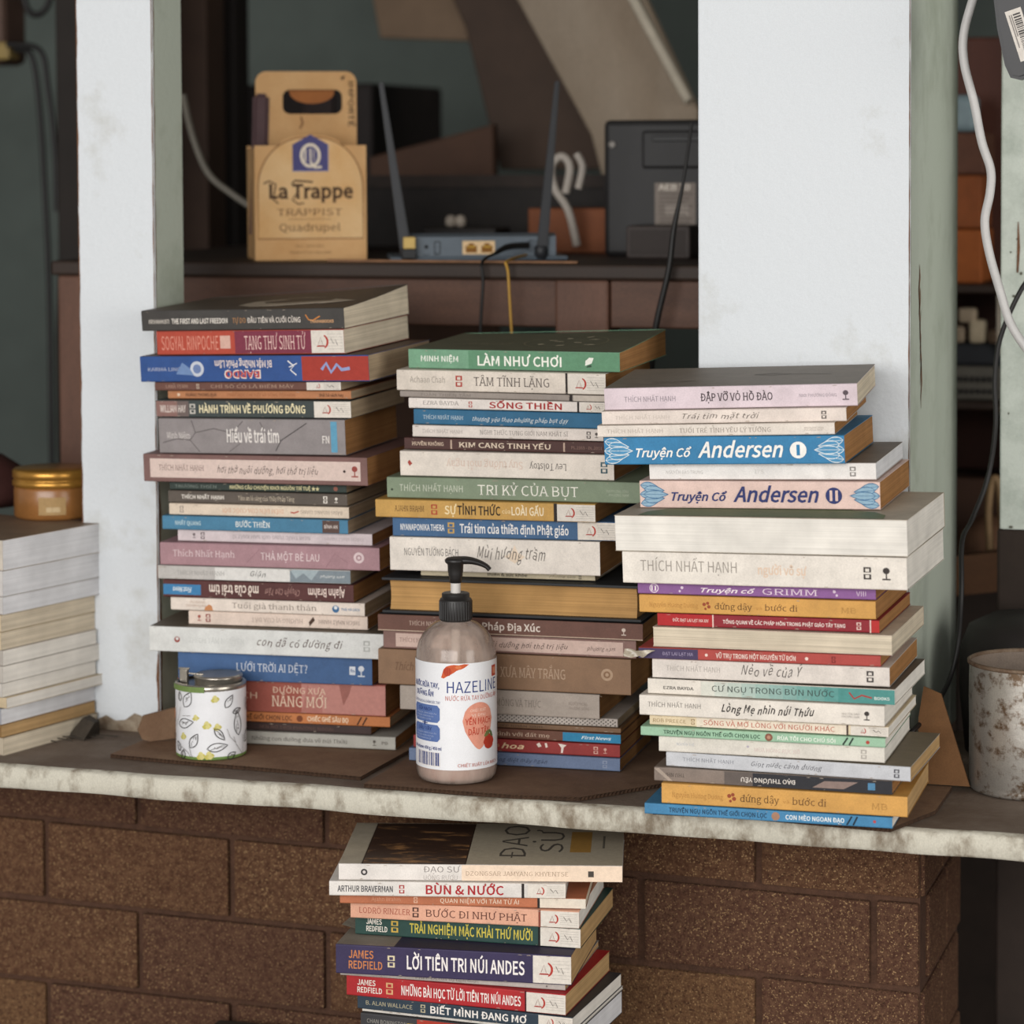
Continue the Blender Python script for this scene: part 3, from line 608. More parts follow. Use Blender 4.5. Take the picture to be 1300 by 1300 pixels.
A('A15', '#bdbcbb', None, 'd', 'grey and white paperback fading into a blue-grey photo under the mauve one', [('p', .3, .69, .05, .95, '#d9dadb'), ('p', .69, 1, .05, .95, '#7f8d98'), ('g', [(.69, .95), (.72, .3), (.76, .7), (.8, .2), (.84, .95)], '#9fb0ba'), ('t', TN, .1, .35, .36, .66, '#9d9d9d', 's'), ('t', 'Giận', .485, .565, .36, .74, '#4a4a4a', 'h'), ('t', 'phương nam', .845, .97, .42, .62, '#dfe3e5', 'h')])
A('A16', '#542c2b', None, 'n', 'dark maroon paperback with upside-down white lettering and a blue label', [('p', .0, .2, .16, .76, '#3c80b6'), ('t', 'First News', .05, .15, .32, .6, '#dce8f0', 'bri'), ('t', 'mở cửa trái tim', .245, .505, .26, .78, '#e8dcd4', 'br'), ('t', 'Chuyện Cho Tâm', .54, .72, .3, .66, '#b08a84', 'hr'), ('t', 'Ajahn Brahm', .765, .955, .28, .74, '#e6d6cf', 'br')])
A('A17', '#e2d8d0', None, 'd', 'off-white paperback with an orange blotch and a blue round mark', [('t', 'Thích Nhất Hạnh', .1, .18, .56, .76, '#b59a88'), ('t', 'Chân Không dịch', .08, .185, .3, .48, '#b59a88'), ('g', [(.175, .04), (.18, .3), (.2, .52), (.215, .4), (.22, .04)], '#c98a5c'), ('t', 'Tuổi già thanh thản', .32, .755, .3, .72, '#8a7e76', 's'), ('o', .853, .5, .28, '#3f6fa0'), ('o', .853, .6, .14, '#dfe6ee'), ('t', 'THÁI HÀ SÁCH', .88, .975, .4, .58, '#5f86ad', 'b')])
A('A18', '#dfcec4', None, 'n', 'pinkish cream paperback with upside-down title and a small dark feather', [('T', .06, '#a04a40'), ('H', .11, '#8a2f2a'), ('t', 'HƯƠNG VỊ CỦA ĐẤT', .355, .64, .34, .66, '#b0a096', 'rs'), ('g', [(.68, .15), (.675, .45), (.7, .85), (.71, .6), (.69, .3)], '#4f3a30'), ('t', TN, .73, .96, .36, .64, '#8a7a72', 'rs')])
A('A19', '#d6dbdc', '#6b6256', 'w', 'long bluish white book with brown handwritten title above the plain blue one', [('o', .12, .5, .12, '#9a4a42'), ('o', .12, .53, .06, '#d6dbdc'), ('t', 'THÍCH TÂM NGUYÊN', .17, .41, .4, .6, '#c4c9cb', 's'), ('t', 'con đã có đường đi', .465, .83, .36, .66, '#553f38', 'h'), ('H', .93, '#b0b4b4')])
A('A20', '#3d6094', None, 'n', 'thick plain blue paperback behind the top of the leaf-printed tin', [('t', 'LƯỚI TRỜI AI DỆT?', .305, .67, .36, .64, '#d5dde8', 's'), ('g', [(.885, .36), (.915, .36), (.915, .66), (.885, .66)], '#d5dde8'), ('t', 'fn', .89, .91, .45, .56, '#3d6094', 'b'), ('T', .945, '#cfd8e4')])
A('A21', '#a55d52', None, 'n', 'thick reddish photo-spined paperback beside the leaf-printed tin', [('p', 0, .6, .04, .96, '#9c5348'), ('p', .6, 1, .04, .96, '#bd837c'), ('g', [(.78, .95), (.8, .3), (.83, .7), (.84, .95)], '#9d635c'), ('g', [(.6, .05), (.63, .95), (.66, .4), (.69, .95), (.7, .05)], '#ae7068'), ('t', 'BẠCH LẠCH', .06, .385, .42, .62, '#dcc0a8'), ('t', 'ĐƯỜNG XƯA', .46, .715, .63, .82, '#dcc4ae'), ('t', 'NẮNG MỚI', .46, .72, .2, .54, '#e2ccb6', 's')])
A('A22', '#bf7641', None, 'd', 'thin orange paperback under the thick reddish one', [('t', 'TRUYỆN NGỤ NGÔN THẾ GIỚI CHỌN LỌC', .08, .55, .28, .72, '#5a3420', 'b'), ('o', .585, .5, .32, '#7a4228'), ('t', 'CHIẾC GHẾ SÂU BỌ', .62, .81, .3, .74, '#f0dcc2', 'b'), ('z', [(.85, .1), (.87, .9)], .0014, '#3f2418'), ('z', [(.875, .1), (.895, .9)], .0014, '#3f2418')])
A('A23', '#3c2b29', None, 'n', 'thin blackish brown paperback set back above the bottom grey one', [('t', 'SEN NỞ TRỜI PHƯƠNG NGOẠI', .4, .8, .32, .66, '#6a4f48', 's')])
A('A24', '#abaca6', None, 'n', 'greenish grey paperback with black lettering, lowest beside the leaf-printed tin', [('t', 'Những con đường đưa về núi Thứu', .31, .77, .34, .64, '#45413c', 's'), ('T', .9, '#5a5650'), ('t', 'PĐ', .935, .965, .4, .62, '#6a6660', 'b')])

def Cb(id, c, top, pg, lab, ops, **k): return book(id, c, top, pg, lab, ops, group=gC, **k)
leaves = []
for k, (a, b) in enumerate(((.05, .35), (.1, .5), (.15, .3), (.2, .45), (.25, .6), (.12, .65), (.28, .35), (.2, .72), (.06, .55))):
    leaves.append(('poly', leafshape(a, b, .035, .06, k*1.3, 6), '#b9b39c'))
Cb('C1', '#6fa083', '#5f6350', 'n', 'green paperback with bold white title topping the stack behind the soap bottle', [('p', .29, 1, .03, .97, '#5e9071'), ('t', 'MINH NIỆM', .06, .24, .38, .66, '#e3ece4', 'b'), ('t', 'LÀM NHƯ CHƠI', .333, .73, .22, .7, '#eef2ec', 'b'), ('g', [(.84, .3), (.842, .55), (.86, .72), (.88, .7), (.87, .42)], '#e8ece6'), ('g', [(.845, .2), (.85, .3), (.868, .36), (.87, .24)], '#36503f')], warp=.007,
   tops=[('line', ellipse(.14, .48, .19, .30, 30), .006, '#8c8a72', True), ('text', 'LÀM NHƯ CHƠI', -.32, -.1, .3, .42, '#8f8e78', 'i'), ('text', 'MINH NIỆM', -.4, -.3, .55, .63, '#7f7e6a')]+leaves)
Cb('C2', '#dad2c9', None, 'n', 'off-white paperback with grey serif title and a red mark under the green one', [('t', 'Achaan Chah', .065, .235, .4, .7, '#9a938c'), ('H', .303, '#b04038'), ('t', 'TÂM TĨNH LẶNG', .375, .735, .3, .72, '#5f5854', 's'), ('p', .812, .822, .0, 1, '#2c2726'), ('k', .825, 1)])
Cb('C3', '#978f8a', None, 'd', 'very thin grey paperback lying on the white one with red capitals', [('t', 'TOÀN THIỆN TÂM', .1, .35, .25, .7, '#7d7570'), ('p', .83, .845, 0, 1, '#2c2726'), ('p', .85, 1, .05, .95, '#bfb8b0')])
Cb('C4', '#e4dfdc', None, 'd', 'white paperback with wide red capitals in the stack behind the soap bottle', [('t', 'EZRA BAYDA', .075, .26, .38, .76, '#8d8886', 's'), ('H', .32, '#b04038'), ('t', 'SỐNG THIỀN', .415, .785, .2, .78, '#aa2b2b', 'b'), ('p', .862, .872, 0, 1, '#2c2726'), ('k', .88, 1)])
Cb('C5', '#286690', None, 'd', 'deep blue paperback with white handwritten title above a white one', [('t', TN, .05, .265, .36, .62, '#c8d8e2', 's'), ('t', 'thương yêu theo phương pháp bụt dạy', .315, .82, .3, .58, '#e2eaee', 'h')])
Cb('C6', '#ded7d3', None, 'd', 'white paperback with thin grey capitals between the deep blue and the maroon ones', [('t', TN, .05, .265, .36, .66, '#a29c99', 's'), ('t', 'NGHI THỨC TỤNG GIỚI NAM KHẤT SĨ', .36, .82, .34, .7, '#8d8784', 's'), ('H', .925, '#55504e'), ('T', .965, '#55504e')])
Cb('C7', '#4c2f2b', None, 'n', 'dark maroon paperback with pale serif capitals and two thin bars', [('t', 'HUYỀN KHÔNG', .04, .2, .36, .66, '#d8c4b0', 'bs'), ('p', .235, .243, .12, .88, '#bfa898'), ('t', 'KIM CANG TINH YẾU', .28, .74, .28, .7, '#e2d2be', 'bs'), ('p', .8, .808, .12, .88, '#bfa898'), ('t', 'PL.2555 - DL.2011', .84, .99, .36, .6, '#8d6f66')])
Cb('C8', '#e1dad3', None, 'n', 'thick white paperback with upside-down author name above the sage one', [('g', [(.035, .55), (.045, .4), (.058, .5), (.045, .65)], '#a8463c'), ('t', 'Suy tưởng mỗi ngày', .22, .58, .36, .66, '#d9c2b4', 'rs'), ('t', 'Lev Tolstoy', .61, .78, .34, .62, '#4a4444', 'rs'), ('H', .955, '#3a5a66')])
Cb('C9', '#7d8e78', None, 'n', 'wide sage green book with white serif title in the stack behind the soap bottle', [('t', TN, .05, .305, .34, .66, '#c8d0c2', 'l'), ('t', 'TRI KỶ CỦA BỤT', .365, .76, .24, .72, '#eceee6', 's'), ('t', 'NXB PHƯƠNG ĐÔNG', .87, .955, .5, .62, '#a9b5a4'), ('t', 'PHƯƠNG NAM', .88, .955, .32, .44, '#a9b5a4'), ('o', .02, .4, .06, '#3f4a3c')])
Cb('C10', '#c59a50', None, 'n', 'ochre yellow paperback with black title word and white end panel', [('t', 'AJAHN BRAHM', .09, .225, .36, .68, '#5f4328', 's'), ('H', .272, '#b04a35'), ('t', 'SỰ', .32, .375, .26, .72, '#f0dfb2', 'b'), ('t', 'TỈNH THỨC', .378, .575, .26, .74, '#2c241c', 'b'), ('t', 'của', .582, .62, .38, .6, '#e8d09c', 'b'), ('t', 'LOÀI GẤU', .625, .77, .3, .74, '#f0e2c2', 'b'), ('p', .815, .83, 0, 1, '#2c2726'), ('k', .83, 1)])
Cb('C11', '#3d6490', None, 'n', 'steel blue paperback with white title and end panel under the ochre one', [('t', 'NYANAPONIKA THERA', .035, .235, .34, .66, '#e2e6ea', 'b'), ('H', .265, '#c9a45a'), ('t', 'Trái tim của thiền định Phật giáo', .305, .79, .26, .72, '#eceeef', 'b'), ('k', .83, 1)])
Cb('C12', '#e7e2db', None, 'n', 'thick white paperback with flowing script title behind the soap pump', [('g', [(.55, .5), (.585, .62), (.6, .85), (.615, .62), (.65, .5), (.6, .3)], '#ead9c6'), ('t', 'NGUYÊN TƯỜNG BÁCH', .07, .33, .46, .68, '#5c5856', 'l'), ('t', 'Mùi hương trầm', .42, .745, .42, .76, '#6c6662', 'h')])
Cb('C13', '#c5bb9f', None, 'd', 'thin olive cream paperback lying on the black hardcover', [('t', 'thiền & sức khỏe', .385, .615, .3, .72, '#3a342a', 'b'), ('t', 'phương nam', .74, .89, .36, .62, '#5f5645', 'h'), ('H', .915, '#3a342a')])

# hardcover with its fore-edge towards the viewer
x, y, zb, L, D, T, yaw, roll, pit = G['C14']
hc = empty('book', (x, y, zb), (R(pit), -R(roll), R(yaw))); tag(hc, 'black hardcover showing its tan page edges, just above the brown-spined book', 'book', gC)
blk = cov('#2a2c30'); mb = MB()
for a, b in ((0, .0026), (T-.0026, T)): mb.box((-L/2, 0, a), (L/2, D, b), blk, .0006)
mb.box((-L/2, D-.004, 0), (L/2, D, T), blk, .001); mb.build('hard_cover', hc)
bm = bmesh.new(); bmesh.ops.create_cube(bm, size=1); lo, hi = (-L/2+.006, .006, .0026), (L/2-.006, D-.004, T-.0026)
for v in bm.verts: v.co = Vector([(lo[j]+hi[j])/2+v.co[j]*(hi[j]-lo[j]) for j in range(3)])
bmesh.ops.subdivide_edges(bm, edges=[e for e in bm.edges if abs(e.verts[0].co.z-e.verts[1].co.z) > .01], cuts=6, use_grid_fill=True)
for v in bm.verts:
    if v.co.y < .02: v.co.y += .004*(1-((v.co.z-T/2)/(T/2))**2)
mb = MB(); mb.bm(bm, pagemat('#b9905c')); mb.build('page_block', hc)

Cb('C15', '#6d4a40', '#2b2c30', 'n', 'chocolate brown book with plain white title behind the soap bottle collar', [('t', TN, .12, .30, .4, .66, '#c9b3a6', 's'), ('t', 'Đàm Pháp Địa Xúc', .31, .62, .3, .72, '#e2d8d0', 'b'), ('T', .93, '#d5c6bc'), ('p', 0, 1, .01, .07, '#c0aa98')])
Cb('C16', '#84655e', None, 'n', 'pale pink panelled book with brown border behind the soap bottle shoulder', [('p', .05, .95, .12, .88, '#d0b7ae'), ('t', TN, .065, .25, .4, .64, '#8a7068', 's'), ('t', 'hơi thở nuôi dưỡng hơi thở trị liệu', .3, .735, .34, .62, '#3a2826', 'h'), ('t', 'phương nam', .81, .92, .36, .58, '#4a3a36', 'h')])
Cb('C17', '#8d6e54', None, 'n', 'thick kraft brown paperback with tan serif title and rose mark', [('t', 'Thích Nhất Hạnh', .07, .30, .42, .64, '#6b4f3c', 'is'), ('t', 'ĐƯỜNG XƯA MÂY TRẮNG', .36, .745, .36, .64, '#bda48d', 's'), ('o', .908, .55, .17, '#b59a82'), ('o', .908, .55, .10, '#8d6e54'), ('o', .908, .55, .05, '#b59a82')])
Cb('C18', '#aaa097', None, 'n', 'grey-beige mottled paperback under the thick kraft brown one', [('t', 'MỘNG VÀ THỰC', .487, .71, .36, .64, '#7d746c', 's'), ('t', 'NGUYÊN PHONG', .85, .94, .52, .66, '#8a8078'), ('t', 'PHƯƠNG ĐÔNG', .85, .95, .34, .46, '#8a8078')])
def checks(n=88):
    out = []
    for k in range(n):
        u = .004+k*.992/n
        for r_ in range(4):
            if (k+r_) % 2: out.append([(u, .08+r_*.21), (u+.007, .08+r_*.21+.05), (u+.007, .08+r_*.21+.2), (u, .08+r_*.21+.15)])
    return [('quads', out, '#4f4a46')]
Cb('C19', '#b9b2ac', None, 'd', 'thin paperback with black and white woven pattern on its spine', checks())
Cb('C20', '#7b5d43', None, 'n', 'thin tan-brown paperback under the woven-patterned one', [('t', 'MUÔN KIẾP NHÂN SINH', .3, .62, .3, .72, '#3f2c20', 's')])
Cb('C21', '#6b4435', None, 'n', 'red-brown paperback with a bright blue label at its end', [('t', 'trò chuyện tình với đất mẹ', .2, .655, .3, .68, '#d5bda8', 's'), ('p', .72, 1, .06, .94, '#2f87b6'), ('t', 'First News', .81, .955, .34, .64, '#e0eef4', 'bi')])
Cb('C22', '#98312f', None, 'n', 'crimson paperback with cream italic word above the lowest blue-grey one', [('t', 'Bông hồng là', .22, .42, .38, .6, '#d9a47c', 'i'), ('t', 'hoa', .43, .54, .3, .7, '#ecd0a8', 'bi'), ('g', [(.6, .75), (.615, .9), (.625, .6), (.61, .5)], '#e8dcd4'), ('g', [(.64, .85), (.65, .9), (.655, .55), (.645, .5)], '#e8dcd4'), ('g', [(.705, .9), (.72, .55), (.718, .15), (.727, .15), (.732, .6), (.745, .8)], '#eadfd8'), ('H', .885, '#d8a89c'), ('T', .93, '#d8a89c')])
Cb('C23', '#677a9e', None, 'n', 'blue-grey paperback with black script, lowest in the stack behind the soap bottle', [('t', 'không diệt mây ngàn', .38, .66, .34, .62, '#2f3850', 'h'), ('H', .93, '#8a98b4')])

def Rb(id, c, top, pg, lab, ops, **k): return book(id, c, top, pg, lab, ops, group=gR, **k)
Rb('R1', '#d5c8d3', '#7b7268', 'c', 'lavender-white paperback with dusty grey cover topping the stack before the wide pillar', [('t', TN, .08, .285, .36, .6, '#857d88', 'l'), ('t', 'ĐẬP VỠ VỎ HỒ ĐÀO', .385, .67, .34, .68, '#4c4248', 'bs'), ('t', 'NXB PHƯƠNG ĐÔNG', .775, .92, .44, .58, '#958d98'), ('T', .955, '#5a5058')],
   tops=[('line', [(-.38+.03*k, .2+.05*(k % 3)), (-.22+.03*k, .22+.05*(k % 3))], .02, '#9a9186') for k in range(3)]+[('line', [(.05, .55), (.12, .5), (.2, .55), (.12, .6)], .012, '#5a5249', True), ('line', [(.2, .55), (.36, .52)], .01, '#5a5249')])
Rb('R2', '#ded4ce', None, 'n', 'thin off-white paperback with grey script title under the lavender one', [('t', TN, .055, .28, .36, .66, '#c6bcb6', 'l'), ('t', 'Trái tim mặt trời', .335, .65, .34, .72, '#6c645f', 'h'), ('H', .91, '#4f4946')])
Rb('R3', '#ded7d0', None, 'n', 'thin off-white paperback with grey capitals lying on the blue petal-ended one', [('t', TN, .04, .28, .32, .66, '#b9b0a9', 'l'), ('t', 'TUỔI TRẺ TÌNH YÊU LÝ TƯỞNG', .35, .735, .3, .68, '#938b84', 's'), ('t', 'NXB PHƯƠNG ĐÔNG', .875, .955, .52, .66, '#aaa29b'), ('t', 'PHƯƠNG NAM', .875, .95, .34, .46, '#aaa29b')])
def andersen(id, base, petal, white, txt, num, lab):
    ops = [('lotus', .0, .125, 1, petal, white), ('lotus', .875, 1, -1, petal, white), ('t', 'Truyện Cổ', .135, .37, .28, .58, txt, 'bi'), ('t', 'Andersen', .395, .75, .26, .80, txt, 'bi'), ('o', .812, .5, .3, txt), ('t', num, .795 if len(num) > 1 else .805, .829 if len(num) > 1 else .819, .32, .68, base, 'b')]
    return Rb(id, base, None, 'n', lab, ops)
andersen('R4', '#3080b6', '#4f94c4', '#dfe9ef', '#f0f2f2', 'I', 'bright blue paperback with petal-patterned ends and bold white slanted title')
Rb('R5', '#e5e4e4', '#6d6357', 'b', 'white paperback with bluish page edges between the blue and pink petal-ended books', [('t', 'NGUYÊN BẢO TRUNG', .075, .24, .36, .56, '#bcbab9'), ('t', "1?'5", .47, .51, .38, .62, '#c2c0bf'), ('H', .9, '#8a8786')])
andersen('R6', '#dfc4bc', '#8fb2cc', '#3f6f9a', '#323c74', 'II', 'pale pink paperback with petal-patterned ends and navy slanted title')
Rb('R7', '#bdb3a2', '#b3aa9a', 'w', 'thick book turned with blank white page edges outward, green arch on its cover', [], flip=True, tops=[('poly', [(-.42, .02), (-.41, .14), (-.36, .24), (-.25, .3), (.25, .3), (.36, .24), (.41, .14), (.42, .02)], '#6d7d5e')])
Rb('R8', '#e5e1da', None, 'w', 'wide thick white book with large thin grey author name', [('t', TN, .065, .41, .4, .74, '#9c9690', 'l'), ('t', 'người vô sự', .485, .655, .38, .66, '#dfc8b4', 'b'), ('H', .865, '#3f3a38'), ('T', .93, '#3f3a38')])
Rb('R9', '#8b5c9d', None, 'n', 'purple paperback with white ornamental lettering under the wide white book', [('o', .07, .5, .4, '#e0d2e6'), ('o', .07, .5, .32, '#8b5c9d'), ('t', 'II', .058, .082, .3, .7, '#eee6f0', 'bs'), ('o', .19, .6, .13, '#dccbe4'), ('o', .18, .3, .1, '#dccbe4'), ('t', 'Truyện cổ', .27, .5, .26, .62, '#eee6f0', 'bi'), ('t', 'GRIMM', .53, .76, .2, .72, '#e2d2e8', 's'), ('o', .83, .6, .13, '#dccbe4'), ('o', .84, .3, .1, '#dccbe4'), ('t', 'VIII', .92, .96, .3, .7, '#dccbe4')])
def ochre(id, lab): return Rb(id, '#d29d50', None, 'n' if id == 'R10' else 't', lab, [('t', 'Nguyễn Hương Dương', .045, .255, .34, .58, '#b5823f', 's'), ('o', .28, .55, .1, '#9a4a30'), ('o', .295, .62, .09, '#9a4a30'), ('o', .3, .42, .1, '#9a4a30'), ('o', .285, .3, .07, '#9a4a30'), ('t', 'đứng dậy', .325, .485, .3, .64, '#5c3f24', 's'), ('t', 'và', .5, .525, .34, .5, '#c08a45'), ('t', 'bước đi', .54, .675, .3, .64, '#6a4a2a', 's'), ('t', 'MB', .86, .92, .3, .6, '#b88a48', 's')])
ochre('R10', 'golden ochre paperback under the purple one')
Rb('R11', '#8e1f2c', None, 'n', 'dark red paperback with brighter red ends and small white bold title', [('p', 0, .255, .03, .97, '#b32a2d'), ('p', .965, 1, .03, .97, '#b8302f'), ('p', .252, .258, 0, 1, '#e2c8c2'), ('p', .958, .964, 0, 1, '#e2c8c2'), ('t', 'ĐỨC ĐẠT LAI LẠT MA XIV', .07, .235, .38, .62, '#e3c9c3', 'b'), ('t', 'TỔNG QUAN VỀ CÁC PHÁP MÔN TRONG PHẬT GIÁO TÂY TẠNG', .3, .85, .34, .62, '#ecdcd8', 'b'), ('H', .91, '#e0c4be')])
Rb('R12', '#d6cabb', '#cbbfae', 'c', 'worn book turned with blank cream page edges outward under the dark red one', [], flip=True)
Rb('R13', '#b0453f', None, 'n', 'red paperback with a dark purple end in torn plastic wrap', [('p', .0, .25, .03, .97, '#4a3f62'), ('t', 'ĐẠT LAI LẠT MA', .1, .23, .36, .66, '#8f86a6', 'b'), ('o', .285, .5, .14, '#e8d4cc'), ('t', 'VŨ TRỤ TRONG MỘT NGUYÊN TỬ ĐƠN', .325, .655, .28, .7, '#ecd8d0', 'b'), ('o', .7, .5, .16, '#ecd8d0'), ('H', .81, '#7a2a28')])
Rb('R14', '#d9d4d0', None, 'n', 'white paperback with very large grey script title', [('t', TN, .06, .29, .4, .68, '#aba5a1', 'l'), ('t', 'Nẻo về của Ý', .38, .64, .32, .82, '#615c5a', 'h'), ('H', .92, '#3f3b3a')])
Rb('R15', '#e3dfd7', '#5f564b', 'w', 'white paperback turning teal towards its end with dark spaced title', [('p', .22+.78*k/14, 1, .03, .97, '#%02x%02x%02x' % tuple(int(c0+(c1-c0)*min(1, (k+1)/11)) for c0, c1 in ((227, 77), (223, 146), (215, 144)))) for k in range(14)] + [('t', 'EZRA BAYDA', .065, .19, .34, .54, '#6a6864', 'b'), ('t', 'CƯ NGỤ TRONG BÙN NƯỚC', .265, .76, .34, .72, '#3a423f', ''), ('z', [(.82, .7), (.84, .3), (.87, .55), (.91, .4)], .0014, '#a8403a'), ('t', 'BOOKS', .92, .98, .3, .48, '#e2ecea', 'b')])
Rb('R16', '#e4e0d9', None, 'w', 'white paperback with black brush-like handwritten title', [('t', TN, .035, .255, .44, .68, '#74706b', 'l'), ('t', 'Lòng Mẹ nhìn núi Thứu', .34, .72, .34, .7, '#2c2826', 'hb'), ('t', 'NXB TÔN GIÁO', .83, .9, .5, .6, '#9a948e'), ('t', 'PHƯƠNG NAM', .83, .9, .36, .46, '#9a948e'), ('T', .93, '#3f3a38')])
Rb('R17', '#dfd0b0', None, 'w', 'cream paperback with coral red capitals and white end panel', [('p', .2, .83, .03, .97, '#e5dbcc'), ('t', 'ROB PREECE', .015, .155, .3, .66, '#94784f', 's'), ('H', .185, '#a08a68'), ('t', 'SỐNG VÀ MỞ LÒNG VỚI NGƯỜI KHÁC', .23, .78, .26, .74, '#b9543f', ''), ('p', .828, .836, 0, 1, '#4a3a34'), ('k', .845, 1)])
Rb('R18', '#9ac5a9', None, 'w', 'mint green paperback with dark capitals and a round brown mark', [('t', 'TRUYỆN NGỤ NGÔN THẾ GIỚI CHỌN LỌC', .095, .495, .3, .7, '#345240', 'b'), ('o', .53, .5, .42, '#8a5a48'), ('o', .53, .5, .2, '#b98a72'), ('t', 'RÙA TÔI CHO CHÚ SÓI', .565, .8, .28, .68, '#e8f2ea', 'b'), ('z', [(.83, .1), (.85, .9)], .0014, '#2c3a34'), ('z', [(.855, .1), (.872, .9)], .0014, '#2c3a34'), ('o', .93, .5, .2, '#b84a40')])
Rb('R19', '#d9d7d0', None, 'w', 'faded white paperback with barely readable print under the mint green one', [('t', 'NGUYỄN THẾ', .08, .16, .45, .62, '#b5bcc8'), ('t', 'MÙA HỒNG RỰC RỠ', .43, .63, .3, .54, '#d2bfbc', 's'), ('H', .91, '#b0aca6'), ('o', .4, .6, .08, '#b5b0c0')])
Rb('R20', '#c4c9d3', '#746955', 't', 'grey-blue paperback with dusty brown cover and dark script title', [('t', TN, .07, .28, .42, .68, '#828893', 'l'), ('t', 'Giọt nước cánh dương', .355, .645, .36, .68, '#55575f', 'h'), ('H', .945, '#4a4c55')])
Rb('R21', '#857870', None, 'n', 'paperback with a photo spine fading from taupe to near black', [('p', .3, .42, .03, .97, '#645c58'), ('p', .42, 1, .03, .97, '#303137'), ('t', 'ĐẠO THƯƠNG YÊU', .37, .6, .32, .62, '#d8d4d0', 'rb'), ('t', 'THU NHI', .05, .13, .36, .62, '#4a413c', 'rs'), ('g', [(.67, .2), (.72, .7), (.86, .75), (.8, .2)], '#8c7973'), ('g', [(.9, .25), (.93, .25), (.93, .75), (.9, .75)], '#4f86b0'), ('g', [(.0, .9), (.06, .05), (.08, .05), (.02, .95)], '#a89a90')])
ochre('R22', 'golden ochre paperback lying on the lowest blue one')
Rb('R23', '#4086b8', None, 'w', 'thin sky blue paperback, lowest before the wide pillar, at the ledge edge', [('t', 'TRUYỆN NGỤ NGÔN THẾ GIỚI CHỌN LỌC', .1, .5, .3, .7, '#23425e', 'b'), ('o', .535, .5, .38, '#a8806a'), ('t', 'CON MÈO NGOAN ĐẠO', .575, .81, .28, .68, '#eaf2f6', 'b'), ('z', [(.82, .1), (.84, .9)], .0014, '#1f2f40'), ('z', [(.845, .1), (.862, .9)], .0014, '#1f2f40'), ('o', .93, .55, .14, '#b84a50')])

def Ub(id, c, top, pg, lab, ops, **k): return book(id, c, top, pg, lab, ops, group=gU, **k)
phm = M('#3d2a20', .5, .3, 30, hex2='#a87a4c', amount=.60, stretch=(1, 3, 1), sharp=.08)
Ub('U1', '#e3e0de', '#b0a796', 'w', 'white and cream paperback with a dark photo on its cover, topmost under the ledge', [('p', .435, 1, .02, .98, '#ecd7c2'), ('o', .09, .5, .2, '#3c3a3a'), ('o', .09, .5, .1, '#cfcaca'), ('t', 'ĐẠO SƯ', .3, .43, .52, .88, '#8f8b8a', 'l'), ('t', 'UỐNG RƯỢU', .3, .42, .06, .34, '#b5b0ae', 'l'), ('t', 'DZONGSAR JAMYANG KHYENTSE', .45, .81, .34, .6, '#ab9480', 's'), ('g', [(.88, .3), (.9, .3), (.9, .66), (.88, .66)], '#4a4440')],
   tops=[('rect', -.42, -.05, .0, .98, '#3b2a20'), ('rect', -.415, -.055, .01, .975, phm), ('rect', -.05, .5, .0, 1, '#aea593'), ('text90', 'ĐẠO', .06, .155, .16, .95, '#55504a', 'l'), ('text90', 'SƯ', .20, .285, .30, .85, '#55504a', 'l'), ('rect', .31, .385, .3, .8, '#a9813f'), ('line', [(.43, .4), (.43, .7)], .008, '#6a655c')])
Ub('U2', '#dfdcda', None, 'w', 'white paperback with bold red title under the photo-covered one', [('t', 'ARTHUR BRAVERMAN', .035, .27, .3, .7, '#4c4c52', 'b'), ('H', .308, '#b04040'), ('t', 'BÙN & NƯỚC', .41, .74, .2, .8, '#b0262c', 'b'), ('p', .815, .826, 0, 1, '#2c2726'), ('k', .84, 1)])
Ub('U3', '#b76d4b', None, 'c', 'thin rust orange paperback above the salmon one', [('t', 'Ajahn Brahm', .13, .25, .34, .7, '#cf9678', 's'), ('H', .31, '#dcb49c'), ('t', 'QUAN NIỆM VỚI TÂM TỪ ÁI', .41, .73, .3, .72, '#efdac6', ''), ('p', .805, .815, 0, 1, '#2c2726'), ('p', .815, 1, .04, .96, '#ddd6ca')])
Ub('U4', '#e0a98f', None, 'w', 'salmon paperback with dark brown serif title above the dark green one', [('t', 'LODRÖ RINZLER', .04, .265, .32, .66, '#a24c3a', 's'), ('H', .288, '#4a2f2a'), ('t', 'BƯỚC ĐI NHƯ PHẬT', .335, .775, .28, .7, '#5c3129', 's'), ('p', .825, .835, 0, 1, '#8a4a3c'), ('k', .835, 1)])
Ub('U5', '#254540', None, 't', 'dark green paperback with mustard yellow condensed title', [('b2', 'JAMES', 'REDFIELD', .05, .145, W_), ('H', .178, '#c9a94a'), ('t', 'TRẢI NGHIỆM MẶC KHẢI THỨ MƯỜI', .245, .79, .26, .72, '#cbbd4c', 'b'), ('p', .815, .825, 0, 1, '#1c1a1a'), ('k', .825, 1)])
Ub('U6', '#372f55', '#8d857b', 't', 'indigo paperback with large white title and orange author name', [('b2', 'JAMES', 'REDFIELD', .055, .2, '#c77c4c'), ('H', .238, '#d9cfae'), ('t', 'LỜI TIÊN TRI NÚI ANDES', .305, .805, .28, .72, '#f0eef0', 'b'), ('k', .84, 1)],
   tops=[('rect', -.25, .5, 0, 1, '#37324a')])
Ub('U7', '#b5b0ad', None, 't', 'thin pale grey paperback between the indigo and the red ones', [('t', 'PHÉP LẠ của sự tỉnh thức', .34, .62, .3, .68, '#77716e', 's'), ('o', .92, .5, .15, '#77716e')])
